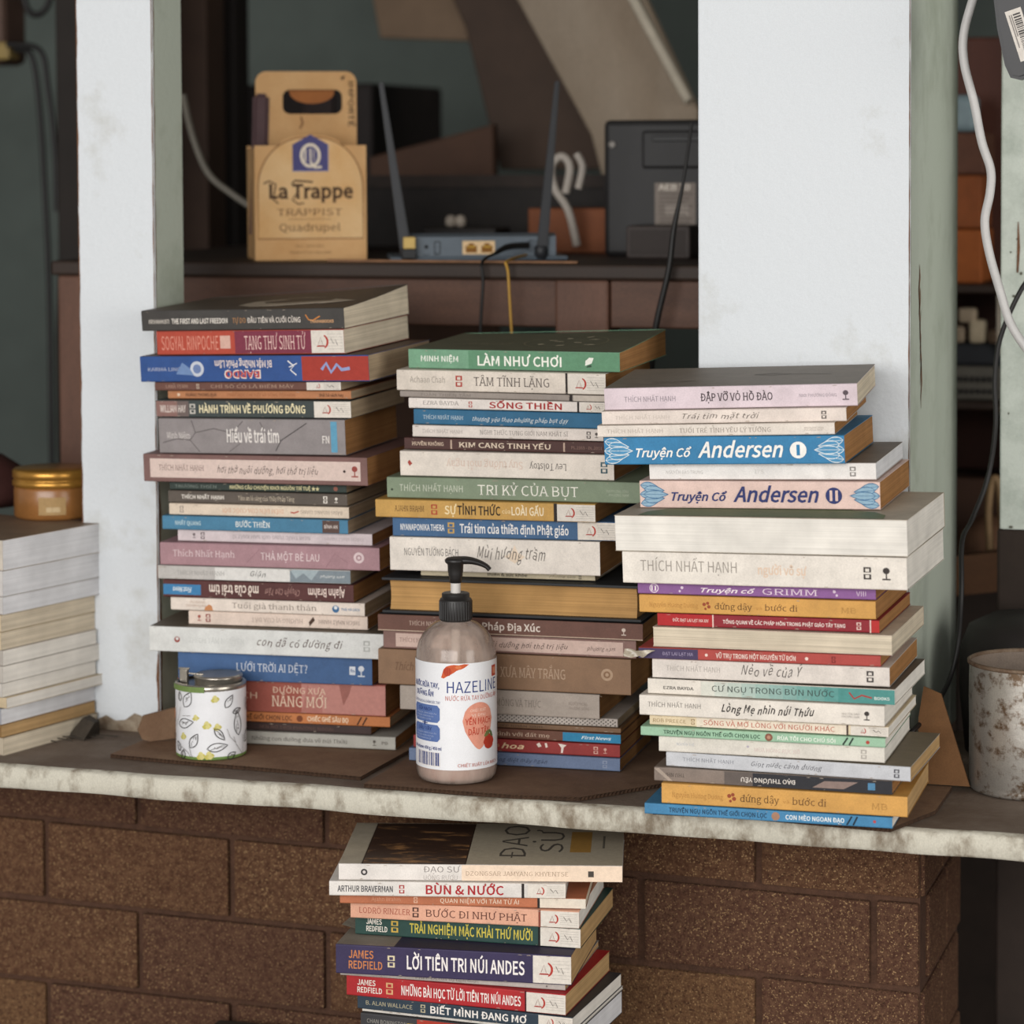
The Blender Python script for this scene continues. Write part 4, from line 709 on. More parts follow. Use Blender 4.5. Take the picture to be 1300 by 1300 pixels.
Ub('U8', '#b22329', None, 't', 'bright red paperback with white condensed title', [('b2', 'JAMES', 'REDFIELD', .05, .165, W_), ('H', .2, '#d8a878'), ('t', 'NHỮNG BÀI HỌC TỪ LỜI TIÊN TRI NÚI ANDES', .255, .8, .26, .7, '#f0e8e6', 'b'), ('p', .818, .825, 0, 1, '#3a1418'), ('k', .825, 1)])
Ub('U9', '#2d3c4c', '#3c3c40', 'w', 'navy paperback with bold white title under the bright red one', [('t', 'B. ALAN WALLACE', .04, .26, .36, .66, '#b9b294', ''), ('H', .31, '#b9b294'), ('t', 'BIẾT MÌNH ĐANG MƠ', .345, .79, .24, .74, '#f0eeec', 'b'), ('k', .845, 1)])
Ub('U10', '#d5d3ce', None, 'w', 'very thin white paperback pressed between the navy and charcoal ones', [])
Ub('U11', '#3b3b3f', None, 'b', 'charcoal paperback with a red middle, lowest in view under the ledge', [('t', 'CHAN BONINGTON', .03, .22, .6, .78, '#9a9894', ''), ('t', 'CHAN BONINGTON', .03, .22, .3, .48, '#9a9894', ''), ('p', .27, .82, .03, .97, '#b03a2c'), ('H', .24, '#c9a94a'), ('t', 'NHẬN THỨC', .31, .78, .28, .74, '#efe4dc', 'b')])

# stack behind the narrow post: only one end of each book shows
lt = [('L1', '#cbc4ba', '#7d6a58', 'b', 'thick book with bluish white page ends, topmost behind the narrow post'), ('L2', '#c9c7c8', None, 'b', 'thick bluish white book second from the top behind the narrow post'), ('L3', '#c9c7c8', None, 'b', 'thinner bluish white book above the cream ones behind the narrow post'),
      ('L4', '#cfc0a4', None, 'c', 'upper of two cream-edged books behind the narrow post'), ('L5', '#cfc0a4', None, 'c', 'lower of two cream-edged books behind the narrow post'), ('L6', '#b5b0aa', None, 'w', 'book with greyish ruled-looking page ends just under the cream-edged pair'),
      ('L7', '#bdb9b4', None, 'w', 'greyish white book sixth up from the ledge behind the narrow post'), ('L8', '#c5c2be', None, 'w', 'white book with a small ink squiggle on its page ends'), ('L9', '#c9b89a', None, 'w', 'white-edged book jutting past its neighbours behind the narrow post'),
      ('L10', '#9aa0aa', None, 'b', 'blue-grey edged book resting on the tan one'), ('L11', '#8a6a42', None, 't', 'tan-edged book behind the narrow post, second up from the ledge'), ('L12', '#b5aa98', None, 'c', 'cream-edged book lying on the ledge behind the narrow post')]
for id, c, top, pg, lab in lt:
    b = book(id, c, top, pg, lab, [], group=gL)

# ------------------------------------------------------------------ cardboard and scraps on the ledge
card = M('#735742', .85, .18, 40, hex2='#856a52', bump=.25, bscale=200); card_e = M('#3d2a1c', .9, .3, 120); card_d = M('#634a38', .85, .2, 30, hex2='#765c47', bump=.2)
def card_sheet(name, pts, z, t, label, m=card, lift=None):
    """Corrugated sheet: two liners with a fluted edge between."""
    mb = MB(); n = len(pts)
    for zz, up in ((z+t, True), (z, False)):
        v = [(x, y, zz+(lift(x, y) if lift else 0)) for x, y in pts]; mb.add(v, [list(range(n)) if up else list(range(n))[::-1]], m)
    for i in range(n):
        a, b = pts[i], pts[(i+1) % n]; l = math.hypot(b[0]-a[0], b[1]-a[1]); k = max(2, int(l/.0022)); vs, fs = [], []
        nx_, ny_ = (b[1]-a[1])/l, -(b[0]-a[0])/l
        for j in range(k+1):
            q = j/k; dd = -.0016 if j % 2 else -.0002; x, y = a[0]+(b[0]-a[0])*q, a[1]+(b[1]-a[1])*q; lz = lift(x, y) if lift else 0
            vs += [(x, y, z+lz), (x+nx_*dd, y+ny_*dd, z+t/2+lz), (x, y, z+t+lz)]
        for j in range(k): fs += [[3*j, 3*j+3, 3*j+4, 3*j+1], [3*j+1, 3*j+4, 3*j+5, 3*j+2]]
        mb.add(vs, fs, card_e)
    return tag(mb.build(name), label, 'cardboard')
def ccw(p): return p
card_sheet('cardboard_sheet', [(-.424, .045), (-.34, .036), (-.25, .031), (-.158, .022), (-.150, .27), (-.415, .27)], LED+.0004, .0036, 'brown cardboard sheet under the tall stack and the leaf-printed tin')
card_sheet('cardboard_sheet', [(-.145, -.004), (.0, -.008), (.06, .0), (.118, .075), (.125, .25), (-.14, .25)], LED+.0004, .0036, 'dark brown cardboard sheet under the middle stack and the soap bottle', card_d)
card_sheet('cardboard_sheet', [(.135, -.03), (.22, -.024), (.345, -.035), (.372, .04), (.372, .135), (.133, .135)], LED+.0004, .0036, 'brown cardboard sheet under the stack of books at the ledge edge')
mb = MB(); bm = plate([[(0, .012), (.006, .026), (.045, .033), (.05, .03), (.05, .002), (.012, 0), (.004, .003)]], .002)
mb.bm(bm, card, Matrix.Translation((-.421, .100, LED+.0045)) @ Matrix.Rotation(R(38), 4, 'Z') @ XZ); tag(mb.build('cardboard_flap'), 'small brown cardboard flap standing at the foot of the narrow post', 'cardboard')
mb = MB(); bm = plate([[(0, 0), (.048, 0), (.02, .082), (.004, .088), (0, .06)]], .002)
mb.bm(bm, M('#7a5636', .85, .15, 40), Matrix.Translation((.340, .138, LED+.0045)) @ Matrix.Rotation(R(-8), 4, 'X') @ XZ); tag(mb.build('cardboard_flap'), 'sloping brown cardboard flap behind the stack at the ledge edge, beside the metal pot', 'cardboard')
mb = MB(); scrap = M('#3b342c', .8, .3, 60, bump=.5)
mb.add([(-.508, .12, LED+.0005), (-.484, .108, LED+.0005), (-.474, .113, LED+.018), (-.492, .123, LED+.020), (-.506, .140, LED+.0005), (-.482, .14, LED+.0005), (-.476, .128, LED+.017), (-.49, .134, LED+.021)],
       [[0, 1, 2, 3], [4, 7, 6, 5], [0, 3, 7, 4], [1, 5, 6, 2], [3, 2, 6, 7], [0, 4, 5, 1]], scrap)
tag(mb.build('scrap'), 'crumpled dark scrap lying at the foot of the narrow post', 'scrap')
mb = MB()
for k in range(5):
    a0 = Vector((-.55+.012*k, .085+.008*k, LED+.0012)); mb.tube([a0, a0+Vector((.02, .008, .002)), a0+Vector((.045, .006+.002*k, .0005))], .0006, scrap, 6)
tag(mb.build('string'), 'tangle of dark string beside the books behind the narrow post', 'string')

# ------------------------------------------------------------------ soap bottle
def glassy(name, col, tr, rough, haze):
    m = bpy.data.materials.new(name); m.use_nodes = True; nt = m.node_tree; N = nt.nodes; Lk = nt.links; N.remove(N['Principled BSDF']); out = N['Material Output']
    t = N.new('ShaderNodeBsdfTransparent'); t.inputs[0].default_value = lin(col); g = N.new('ShaderNodeBsdfGlossy'); g.inputs['Roughness'].default_value = rough
    d = N.new('ShaderNodeBsdfDiffuse'); d.inputs[0].default_value = lin(haze)
    fr = N.new('ShaderNodeFresnel'); fr.inputs[0].default_value = 1.45
    a = N.new('ShaderNodeMixShader'); b = N.new('ShaderNodeMixShader')
    n = N.new('ShaderNodeTexNoise'); n.inputs['Scale'].default_value = 90; n.inputs['Detail'].default_value = 6; tc = N.new('ShaderNodeTexCoord'); mp = N.new('ShaderNodeMapping'); mp.inputs['Scale'].default_value = (1, 1, .35)
    Lk.new(tc.outputs['Object'], mp.inputs[0]); Lk.new(mp.outputs[0], n.inputs['Vector']); mr = N.new('ShaderNodeMapRange'); mr.inputs[1].default_value = .35; mr.inputs[2].default_value = .75; mr.inputs[3].default_value = tr-.1; mr.inputs[4].default_value = tr+.16
    Lk.new(n.outputs[0], mr.inputs[0]); Lk.new(mr.outputs[0], a.inputs[0]); Lk.new(t.outputs[0], a.inputs[1]); Lk.new(d.outputs[0], a.inputs[2])
    Lk.new(fr.outputs[0], b.inputs[0]); Lk.new(a.outputs[0], b.inputs[1]); Lk.new(g.outputs[0], b.inputs[2]); Lk.new(b.outputs[0], out.inputs[0]); return m
bx, by = -.0707, .042; bz = LED+.0042
bot = empty('soap_bottle', (bx, by, bz)); tag(bot, 'clear pump bottle of pinkish hand soap with black pump and strawberry label', 'bottle')
RB = .0372
mb = MB(); mb.lathe([(.0, .001), (.030, .0005), (.0345, .002), (.0365, .006), (RB, .012), (RB, .112), (.0366, .119), (.0345, .127), (.0310, .134), (.026, .140), (.020, .1445), (.0135, .147), (.0125, .149)], glassy('clear_plastic', '#f2e8e0', .42, .12, '#cdbaad'), 64); mb.build('bottle_body', bot)
mb = MB(); mb.lathe([(0, .0025), (.033, .0028), (.0352, .0065), (.0358, .012), (.0358, .102), (0, .102)], M('#cbb0aa', .35, .06, 30, spec=.5), 48); mb.build('liquid_soap', bot)
mb = MB(); mb.tube([(0, 0, .103), (0, 0, .15)], .0042, M('#d8d2cc', .4, .05), 14, smooth_pts=False); mb.build('dip_tube', bot)
fa = math.atan2(-2.386, .812)                            # the label faces the way to the camera's side of the place
mb = MB(); lab_m = M('#e4e4e6', .4, .04, 40, spec=.4); n = 60; RL = RB+.0003
vs, fs = [], []
for i in range(n+1):
    an = fa + R(-150+300*i/n)
    for z in (.0150, .0165, .1115, .1130): vs.append((RL*math.cos(an), RL*math.sin(an), z))
for i in range(n):
    for k in range(3): fs.append([4*i+k, 4*i+4+k, 4*i+5+k, 4*i+1+k])
mb.add(vs, fs, lab_m, True)
def wrap(r, a0, c=(0, 0)):
    def f(s, z, d): an = a0 + s/r; return (c[0]+(r+d)*math.cos(an), c[1]+(r+d)*math.sin(an), z)
    return f
P = Print(mb, wrap(RL, fa), base=.0001); P.bend = .0025; K = .001
def wt(t, s0, s1, z0, h, col, st=''): P.text(t, s0*K, s1*K, z0*K, (z0+h)*K, col, st)
blue, red = '#2b3f86', '#c0523c'
P.poly([(a*K, b*K) for a, b in ((-14, 100), (-13, 106), (-9, 110.5), (-3, 112), (3, 111.5), (7, 112.5), (12, 112), (6, 108), (1, 107), (-3, 104), (-8, 101.5), (-12, 99))], '#cf5a32')
P.poly([(a*K, b*K) for a, b in ellipse(-8, 105.5, 4.2, 4, 12)], '#b8402a'); P.poly([(a*K, b*K) for a, b in ellipse(2, 109.5, 3.2, 1.8, 12)], '#dd7a4a')
wt('HAZELINE', -8.6, 47, 86, 10.4, blue); wt('NƯỚC RỬA TAY DƯỠNG ẨM', -10, 47, 79, 4.2, red)
P.poly([(39*K, 98*K), (47*K, 98*K), (47*K, 108*K), (39*K, 108*K)], '#b8442e'); P.poly([(41*K, 100*K), (47*K, 100*K), (47*K, 106*K), (41*K, 106*K)], '#d98a6a')
P.poly([(22+16.5*math.cos(t)*(1 if math.sin(t) > -.2 else 1-.42*(-math.sin(t)-.2)), 60+(16.5 if math.sin(t) > 0 else 27)*math.sin(t)) and (K*(22+16.5*math.cos(t)*(1 if math.sin(t) > -.2 else 1-.55*(-math.sin(t)-.2))), K*(60+(16.5 if math.sin(t) > 0 else 27)*math.sin(t))) for t in [2*math.pi*k/36 for k in range(36)]], '#e49a84')
wt('CHIẾT XUẤT', 13, 30, 68, 2.6, '#f4dcd0'); wt('YẾN MẠCH', 8, 36, 56.5, 5.6, '#c2452f', 'b'); wt('DÂU TÂY', 11, 34, 47, 5.6, '#c2452f', 'b'); wt('VỊ DỊU', 14, 29, 63.8, 2.4, '#f4dcd0')
P.poly([(a*K, b*K) for a, b in ellipse(34, 39, 7.5, 7, 16)], '#b93a28'); P.poly([(a*K, b*K) for a, b in leafshape(32, 47, 11, 5, .5)], '#6f7a45'); P.poly([(a*K, b*K) for a, b in leafshape(37, 46, 9, 4, 2.2)], '#59693c')
for a, b in ((31, 41), (35, 37), (37, 41), (33, 35)): P.poly([(x*K, y*K) for x, y in ellipse(a, b, .6, .8, 6)], '#e8b08a')
wt('NƯỚC RỬA TAY,', -50, -16, 90, 4.6, blue, 'b'); wt('DƯỠNG ẨM', -46, -22, 82, 4.6, blue, 'b'); wt('GIÚP DA SẠCH & CHĂM SÓC TAY', -50, -15, 75.5, 2.4, blue)
for z0, z1, tt in ((58, 74, 'SỮA MẠCH'), (40.5, 56, 'DÂU TÂY')):
    P.poly([(a*K, b*K) for a, b in rrect(-50, z0, -15.5, z1, 3)], '#5a76b4'); wt(tt, -42, -24, z1-5.5, 3, '#24387c', 'b')
    for q in range(3): wt('dưỡng ẩm mềm mịn da', -47, -19-q*3, z1-8.5-q*2.6, 1.5, '#a9b9dc')
wt('+', -36, -29, 54.5, 5, '#24387c', 'b'); wt('Net volume: 450 g / 450 ml', -50, -14, 33, 2.8, blue, 'b')
rb = random.Random(3); s = -44
P.poly([(a*K, b*K) for a, b in ((-45, 17.5), (-15.5, 17.5), (-15.5, 31), (-45, 31))], '#eceaec')
while s < -17: ww = rb.choice((.5, .9, 1.4)); P.poly([(s*K, 18.5*K), ((s+ww)*K, 18.5*K), ((s+ww)*K, 30.5*K), (s*K, 30.5*K)], '#3a4a86'); s += ww+rb.choice((.5, .8, 1.2))
wt('CHIẾT XUẤT LÚA MẠCH', 1, 46, 18, 3, red)
mb.build('label', bot)
blackp = M('#1f1d1c', .45, .1, 80, spec=.5)
mb = MB(); prof = [(0, .1465), (.0140, .1465), (.0149, .148), (.0149, .1655), (.0142, .167), (.0128, .1672), (.0128, .1715), (.012, .1722), (0, .1722)]; mb.lathe(prof, blackp, 40)
for k in range(36): an = 2*math.pi*k/36; mb.box((-.0004, -.0004, .1485), (.0004, .0004, .165), blackp, xf=Matrix.Translation((.0149*math.cos(an), .0149*math.sin(an), 0)))
mb.build('collar', bot)
mb = MB(); mb.lathe([(.0047, .168), (.0047, .183)], M('#cfcac4', .4, .04), 20); mb.build('pump_stem', bot)
mb = MB(); mb.lathe([(0, .1815), (.0056, .1815), (.0056, .186), (.0066, .188), (.0066, .190), (.0071, .192), (.0074, .1985), (.0096, .2005), (.0100, .2025), (.008, .2045), (0, .2050)], blackp, 28)
ph_ = mb.build('pump_head', bot); mb = MB()
ca, sa = math.cos(R(14)), math.sin(R(14))
mb.tube([(-.004*ca, -.004*sa, .2015), (.010*ca, .010*sa, .2022), (.020*ca, .020*sa, .2005), (.028*ca, .028*sa, .1970), (.0315*ca, .0315*sa, .1935)], [.0072, .0066, .0052, .0042, .0040], blackp, 14, ell=.55)
mb.build('nozzle', ph_)

# ------------------------------------------------------------------ leaf-printed tin
tx, ty = -.331, .074; tz = LED+.0042; RT = .0338
tin = empty('tin', (tx, ty, tz)); tag(tin, 'small white tin printed with leaf outlines and yellow blots, silver lid', 'tin')
steel = M('#a8a196', .28, .15, 60, metal=.85, spec=.5); green_r = M('#6f8a4c', .4, .12, 50)
mb = MB(); mb.lathe([(0, 0), (RT-.002, 0), (RT, .0012), (RT, .0036)], green_r, 48); mb.build('bottom_rim', tin)
mb = MB(); mb.lathe([(RT, .066), (RT+.0002, .0675), (RT+.0002, .0705), (RT-.001, .0715), (RT-.003, .0712)], steel, 48); mb.build('top_rim', tin)
fb = math.atan2(-2.42, 1.07)
mb = MB(); mb.lathe([(RT, .0036), (RT, .0662)], M('#dedee0', .3, .04, 40, spec=.5), 60)
P = Print(mb, wrap(RT, fb), base=.0001); P.bend = .0025
K = .001
def leaf_out(s, z, l, w_, a, ink_='#33302f', seed=0):
    pts = leafshape(s*K, z*K, l*K, w_*K, R(a)); P.line(pts, .0008, ink_, True)
    c, s_ = math.cos(R(a)), math.sin(R(a)); rr = random.Random(seed)
    for k in range(5):
        u0, u1 = rr.uniform(-.38, .3), rr.uniform(-.3, .38); v0, v1 = rr.uniform(-.3, .3)*.7, rr.uniform(-.3, .3)*.7
        mid = ((u0+u1)/2+.05, (v0+v1)/2+.12); P.line([((s+q*l*c-v*w_*s_)*K, (z+q*l*s_+v*w_*c)*K) for q, v in ((u0, v0), mid, (u1, v1))], .0004, '#5a5654')
def blot(s, z, r): 
    for k in range(4): P.poly([(a*K, b*K) for a, b in ellipse(s+r*.5*math.cos(k*1.7), z+r*.5*math.sin(k*1.9), r*.7, r*.6, 10)], '#d3cd86' if k % 2 else '#c2bb5c')
blot(-15, 41, 3.4); blot(-4, 34, 4); blot(6, 32, 3.6); blot(-30, 22, 3.6); blot(-10, 4.6, 4); blot(-2, 5, 4.2); blot(4, 59, 3.6)
for i, a in enumerate(((-24, 58, 17, 10, 60), (-35, 60, 9, 6, 100), (18, 56, 14, 7, 55), (-27, 35, 20, 9, 12), (28, 34, 24, 9.5, 95), (-17, 19, 16, 8, 60), (8, 25, 15, 6, -50), (6, 13, 20, 8, 8), (27, 46, 11, 5, 15), (-37, 12, 10, 6, 120), (-30, 5, 9, 6, 80), (20, 4, 10, 6, 30), (42, 20, 14, 7, 60), (-48, 40, 14, 7, 80), (44, 50, 13, 7, 110), (-50, 18, 12, 6, 50))): leaf_out(*a, seed=i)
for pts in (((-33, 50), (-36, 40), (-42, 30)), ((22, 22), (25, 14), (34, 3)), ((34, 22), (35, 12), (34, 3)), ((-22, 14), (-20, 6), (-18, 3)), ((-32, 12), (-24, 8), (-20, 3)), ((15, 30), (18, 22), (24, 16)), ((-30, 42), (-20, 43))): P.line([(a*K, b*K) for a, b in pts], .0004, '#6f6b68')
P.rect(-.052, -.006, .0655, .0708, '#6f8a4c', 12)
mb.build('wrapper', tin)
mb = MB(); cx_, cy_ = .007, .002
mb.lathe([(RT-.002, .0690), (0, .0690)], steel, 40); mb.lathe([(.0225, .069), (.0228, .0745), (.0235, .0755), (.0235, .0768), (.022, .0778), (.0195, .0772), (0, .0772)], steel, 40, c=(cx_, cy_, 0)); mb.build('lid', tin)
mb = MB(); mb.box((-.0285, -.010, .069), (-.0205, -.004, .082), steel, .001); mb.box((-.030, -.009, .0815), (-.019, -.005, .0835), steel, .0008); mb.tube([(-.020, -.007, .078), (-.012, -.005, .0775), (-.006, -.004, .0772)], .0008, steel, 8); mb.build('clasp', tin)

# ------------------------------------------------------------------ metal pot, jar
pot = empty('metal_pot', (.440, .165, LED)); tag(pot, 'dented galvanised metal pot with rust stains at the end of the ledge', 'pot')
zinc = M('#b0aba3', .38, .16, 75, hex2='#6a5643', amount=.57, metal=.65, spec=.5, bump=.25, bscale=60, sharp=.06); rust = M('#5a4130', .7, .3, 60, hex2='#81705e', metal=.3)
mb = MB(); RP = .0565; mb.lathe([(0, .0008), (RP-.002, .0008), (RP, .003), (RP-.001, .006), (RP, .009), (RP, .060), (RP+.0004, .085), (RP, .110), (RP, .117)], zinc, 64); mb.lathe([(RP-.001, .117), (RP-.0012, .02), (0, .012)], M('#7a6c60', .6, .2, 30), 64); mb.build('pot_body', pot)
mb = MB(); mb.lathe([(RP, .1145), (RP+.0018, .1155), (RP+.0018, .1178), (RP, .1188), (RP-.0014, .1178), (RP-.0012, .1155)], rust, 64); mb.build('rim', pot)
jr = empty('jar', (-.56, .200, 1.0602)); tag(jr, 'amber jar with gold screw lid standing on the books behind the narrow post', 'jar')
amb = M('#8a5c30', .3, .15, 30, spec=.6); gold = M('#b8873f', .3, .12, 40, metal=.7)
mb = MB(); mb.lathe([(0, 0), (.038, 0), (.0405, .003), (.0405, .030), (.039, .033), (.036, .034)], amb, 48); mb.build('jar_body', jr)
mb = MB(); mb.lathe([(.0400, .0325), (.0418, .0335), (.0418, .0385), (.0405, .0395), (.0405, .041), (.0418, .042), (.0415, .049), (.0395, .0505), (0, .0505)], gold, 48); mb.build('jar_lid', jr)
mb = MB(); P = Print(mb, wrap(.0406, math.atan2(-2.5, 1.3)), base=.0002); P.rect(-.016, .012, .006, .024, '#a98a5c', 8); P.rect(-.008, .006, .009, .014, '#c2ac84', 6); mb.build('paper_label', jr)

# ------------------------------------------------------------------ desk behind the opening, with what stands on it
wood = M('#452e23', .6, .25, 14, hex2='#644535', stretch=(.25, 1, 1), bump=.2); wood_v = M('#50362a', .6, .22, 16, hex2='#6c4b3b', stretch=(1, 1, .2), bump=.2); wood_k = M('#30231b', .6, .25, 14, stretch=(.25, 1, 1))
DZ = 1.315
desk = empty('desk', (-.2, .395, 0)); tag(desk, 'worn brown wooden desk in the opening behind the book stacks', 'desk')
mb = MB(); mb.box((-.46, 0, DZ-.016), (.34, .545, DZ), wood_k, .003); mb.build('desk_top', desk)
mb = MB(); mb.box((-.44, .012, DZ-.066), (.118, .03, DZ-.016), wood, .002); mb.build('apron', desk)
mb = MB(); mb.box((.176, .012, DZ-.066), (.33, .03, DZ-.016), wood, .002); mb.build('apron', desk)
for x, y in ((.118, .006), (-.455, .006), (.28, .006), (-.455, .495), (.28, .495)):
    mb = MB(); mb.box((x, y, 0), (x+.058, y+.045, DZ-.0162), wood_v, .003); mb.build('leg', desk)

# bottle carrier of brown card
kraft = M('#c29460', .75, .10, 18, hex2='#d0a674', amount=.5, bump=.15); kraft_i = M('#8a623a', .8, .12, 20)
cr = empty('bottle_carrier', (-.430, .428, DZ+.0003), (0, 0, R(27))); tag(cr, 'brown card bottle carrier with handle slot and arched label on the desk', 'bottle carrier')
cw, cd, ch = .122, .115, .125
def arch(x0, x1, z0, z1, zp, n=14):
    c = (x0+x1)/2; pts = [(x0, z0), (x1, z0), (x1, z1)]
    for k in range(n+1): q = k/n; a = q*math.pi/2; pts.append((x1-(x1-c)*(1-math.cos(a))**1.0*1.0 if 0 else c+(x1-c)*math.cos(a)**.85, z1+(zp-z1)*math.sin(a)))
    for k in range(n-1, -1, -1): a = k/n*math.pi/2; pts.append((c-(c-x0)*math.cos(a)**.85, z1+(zp-z1)*math.sin(a)))
    return pts
fr = [(0, 0), (cw, 0), (cw, ch)] + [(cw*.5+cw*.28*math.cos(k/8*math.pi), ch+.0115*math.sin(k/8*math.pi)) for k in range(9)] + [(0, ch)]
mb = MB(); mb.bm(plate([fr], .0006), kraft, Matrix.Translation((0, .0006, 0)) @ XZ)
P = Print(mb, lambda a, b, d: (a, -d, b)); X_ = lambda v: v*cw; ol = arch(X_(.03), X_(.97), .0235, .078, .134)
P.poly(ol, M('#cda069', .75, .08, 12, hex2='#dcb989')); P.line(ol, .0012, '#7a4f28', True)
P.poly([(X_(.34), .097), (X_(.66), .097), (X_(.66), .126), (X_(.5), .137), (X_(.34), .126)], '#4c4a82'); P.line([(X_(.34), .097), (X_(.66), .097), (X_(.66), .126)], .0008, '#8f9cc4')
P.line(ellipse(X_(.5), .114, .0098, .0118, 22), .0032, '#e6dccb', True); P.line([(X_(.455), .108), (X_(.455), .121)], .0018, '#e6dccb'); P.line([(X_(.5), .107), (X_(.54), .101), (X_(.6), .1015)], .0026, '#e6dccb'); P.line([(X_(.5), .122), (X_(.5), .107)], .0016, '#e6dccb'); P.line([(X_(.53), .121), (X_(.53), .108)], .0008, '#e6dccb')
P.text('La Trappe', X_(.13), X_(.88), .0678, .0825, '#46301f', 'bBs'); P.line([(X_(.08), .0835), (X_(.13), .0865), (X_(.19), .083), (X_(.165), .0665), (X_(.21), .062)], .0017, '#46301f'); P.line([(X_(.33), .083), (X_(.36), .0868), (X_(.52), .0852)], .0020, '#46301f'); P.line([(X_(.37), .072), (X_(.335), .066), (X_(.39), .061), (X_(.44), .0625)], .0015, '#46301f')
P.text('TRAPPIST', X_(.2), X_(.78), .0487, .0560, '#6a4a2c', 's'); P.line([(X_(.3), .0448), (X_(.68), .0448)], .0006, '#8a6540'); P.text('Quadrupel', X_(.22), X_(.76), .0318, .0398, '#5a3f28', 's')
P.text('ALC. 10% VOL', X_(.36), X_(.62), .0140, .0168, '#7d5a38'); P.text('PRODUCT OF HOLLAND', X_(.31), X_(.68), .0070, .0098, '#7d5a38')
mb.build('front_panel', cr)
mb = MB(); mb.box((0, .0012, 0), (.0012, cd, ch-.003), kraft); mb.box((cw-.0012, .0012, 0), (cw, cd, ch-.003), kraft); mb.box((0, cd-.0012, 0), (cw, cd, ch), kraft); mb.box((.0012, .0012, 0), (cw-.0012, cd-.0012, .0012), kraft_i); mb.build('box_body', cr)
slot = rrect(.036, .160, .102, .187, .008); outl = [(.006, .03), (.118, .03)] + rrect(.006, .15, .118, .208, .011)[:12] + [(.006, .15)]
outl = [(.006, .02), (.118, .02)] + [p for p in rrect(.006, .15, .118, .207, .012) if p[1] > .17] 
mb = MB(); mb.bm(plate([outl, slot], .0012), kraft, Matrix.Translation((0, cd*.5, 0)) @ XZ)
P = Print(mb, lambda a, b, d: (a, cd*.5-.0012-d, b)); vs_, f_ = text_uv('IMPORTÉ', 0, .050, 0, .0060, 'b'); P.shape([(.109+b, .196-a) for a, b in vs_], f_, '#3a2616'); P.line([(.056, .157), (.058, .150), (.055, .144)], .002, '#7a5030'); P.poly([(.100, .2), (.106, .203), (.103, .197)], '#4a3220')
mb.build('handle_panel', cr)
mb = MB(); mb.bm(plate([[(.044, .1865)] + [(.069+.025*math.cos(R(a)), .1845-.013*math.sin(R(a))) for a in range(180, -1, -15)] + [(.094, .1865)]], .0006), M('#9a5f30', .75, .1, 20), Matrix.Translation((0, cd*.5+.006, 0)) @ XZ); mb.build('slot_flap', cr)
mb = MB(); bm = bmesh.new(); bmesh.ops.create_cube(bm, size=1)
for v in bm.verts: v.co = Vector((v.co.x*.018, v.co.y*.012, v.co.z*.16))
bmesh.ops.bevel(bm, geom=bm.edges[:], offset=.004, segments=3, affect='EDGES'); mb.bm(bm, M('#4c3436', .6, .15, 40), Matrix.Translation((-.430, .44, DZ+.103)) @ Matrix.Rotation(R(27), 4, 'Z') @ Matrix.Translation((.004, .045, 0)) @ Matrix.Rotation(R(2), 4, 'Y')); tag(mb.build('wood_stick'), 'dark plum-brown flat stick standing in the bottle carrier', 'stick')

# wireless router
rgrey = M('#535d66', .45, .08, 60, spec=.4); rdark = M('#292a2d', .5, .1, 60)
ro = empty('router', (-.188, .475, DZ), (0, 0, R(22))); tag(ro, 'blue-grey router seen from its port side, two tall antennas, on the desk', 'router')
mb = MB(); prof = [(0, .003), (0, .026), (.012, .0295), (.11, .026), (.115, .02), (.115, .003)]; vs = [(-.082, y, z) for y, z in prof] + [(.082, y, z) for y, z in prof]; n = len(prof)
mb.add(vs, [[k, n+k, n+(k+1) % n, (k+1) % n] for k in range(n)] + [list(range(n))[::-1]] , rgrey); mb.add(vs[n:], [list(range(n))], rgrey); mb.box((-.097, -.006, .0004), (.095, .118, .005), rgrey, .002); mb.build('router_body', ro)
P_ = lambda mb: Print(mb, lambda a, b, d: (a, -.0002-d, b))
mb = MB(); P = P_(mb); P.rect(-.019, .016, .007, .0215, M('#d9b98c', .5)); 
for q in (-.0095, .0075): P.poly([(q-.006, .009), (q+.006, .009), (q+.006, .0165), (q+.003, .0165), (q+.003, .019), (q-.003, .019), (q-.003, .0165), (q-.006, .0165)], '#8a5a1c'); P.rect(q-.004, q+.004, .0145, .016, '#c9a23a')
mb.build('network_ports', ro)
mb = MB(); P = P_(mb); P.poly(ellipse(-.058, .0155, .0022, .0022, 10), '#1c1e22'); mb.build('reset_button', ro); mb = MB(); P = P_(mb); P.line(rrect(-.049, .008, -.043, .021, .001), .0009, '#23272d', True); mb.build('usb_port', ro); mb = MB(); P = P_(mb); P.text('WPS', -.062, -.054, .0058, .0078, '#2c333b'); P.text('RST', -.05, -.043, .0058, .0078, '#2c333b'); P.text('WAN', .036, .048, .0058, .0078, '#2c333b'); mb.build('port_lettering', ro)
mb = MB(); mb.box((-.084, -.012, .003), (-.069, .0, .014), M('#151517', .5), .001); mb.box((-.083, -.013, .014), (-.070, -.001, .0265), M('#c2a35c', .5, .1), .001); mb.build('yellow_plug', ro)
mb = MB(); mb.lathe([(0, 0), (.006, 0), (.0062, .002), (.0062, .006)], rgrey, 20, c=(0, 0, 0)); o = mb.build('power_socket', ro); o.location = (.056, .002, .016); o.rotation_euler = (R(90), 0, 0)
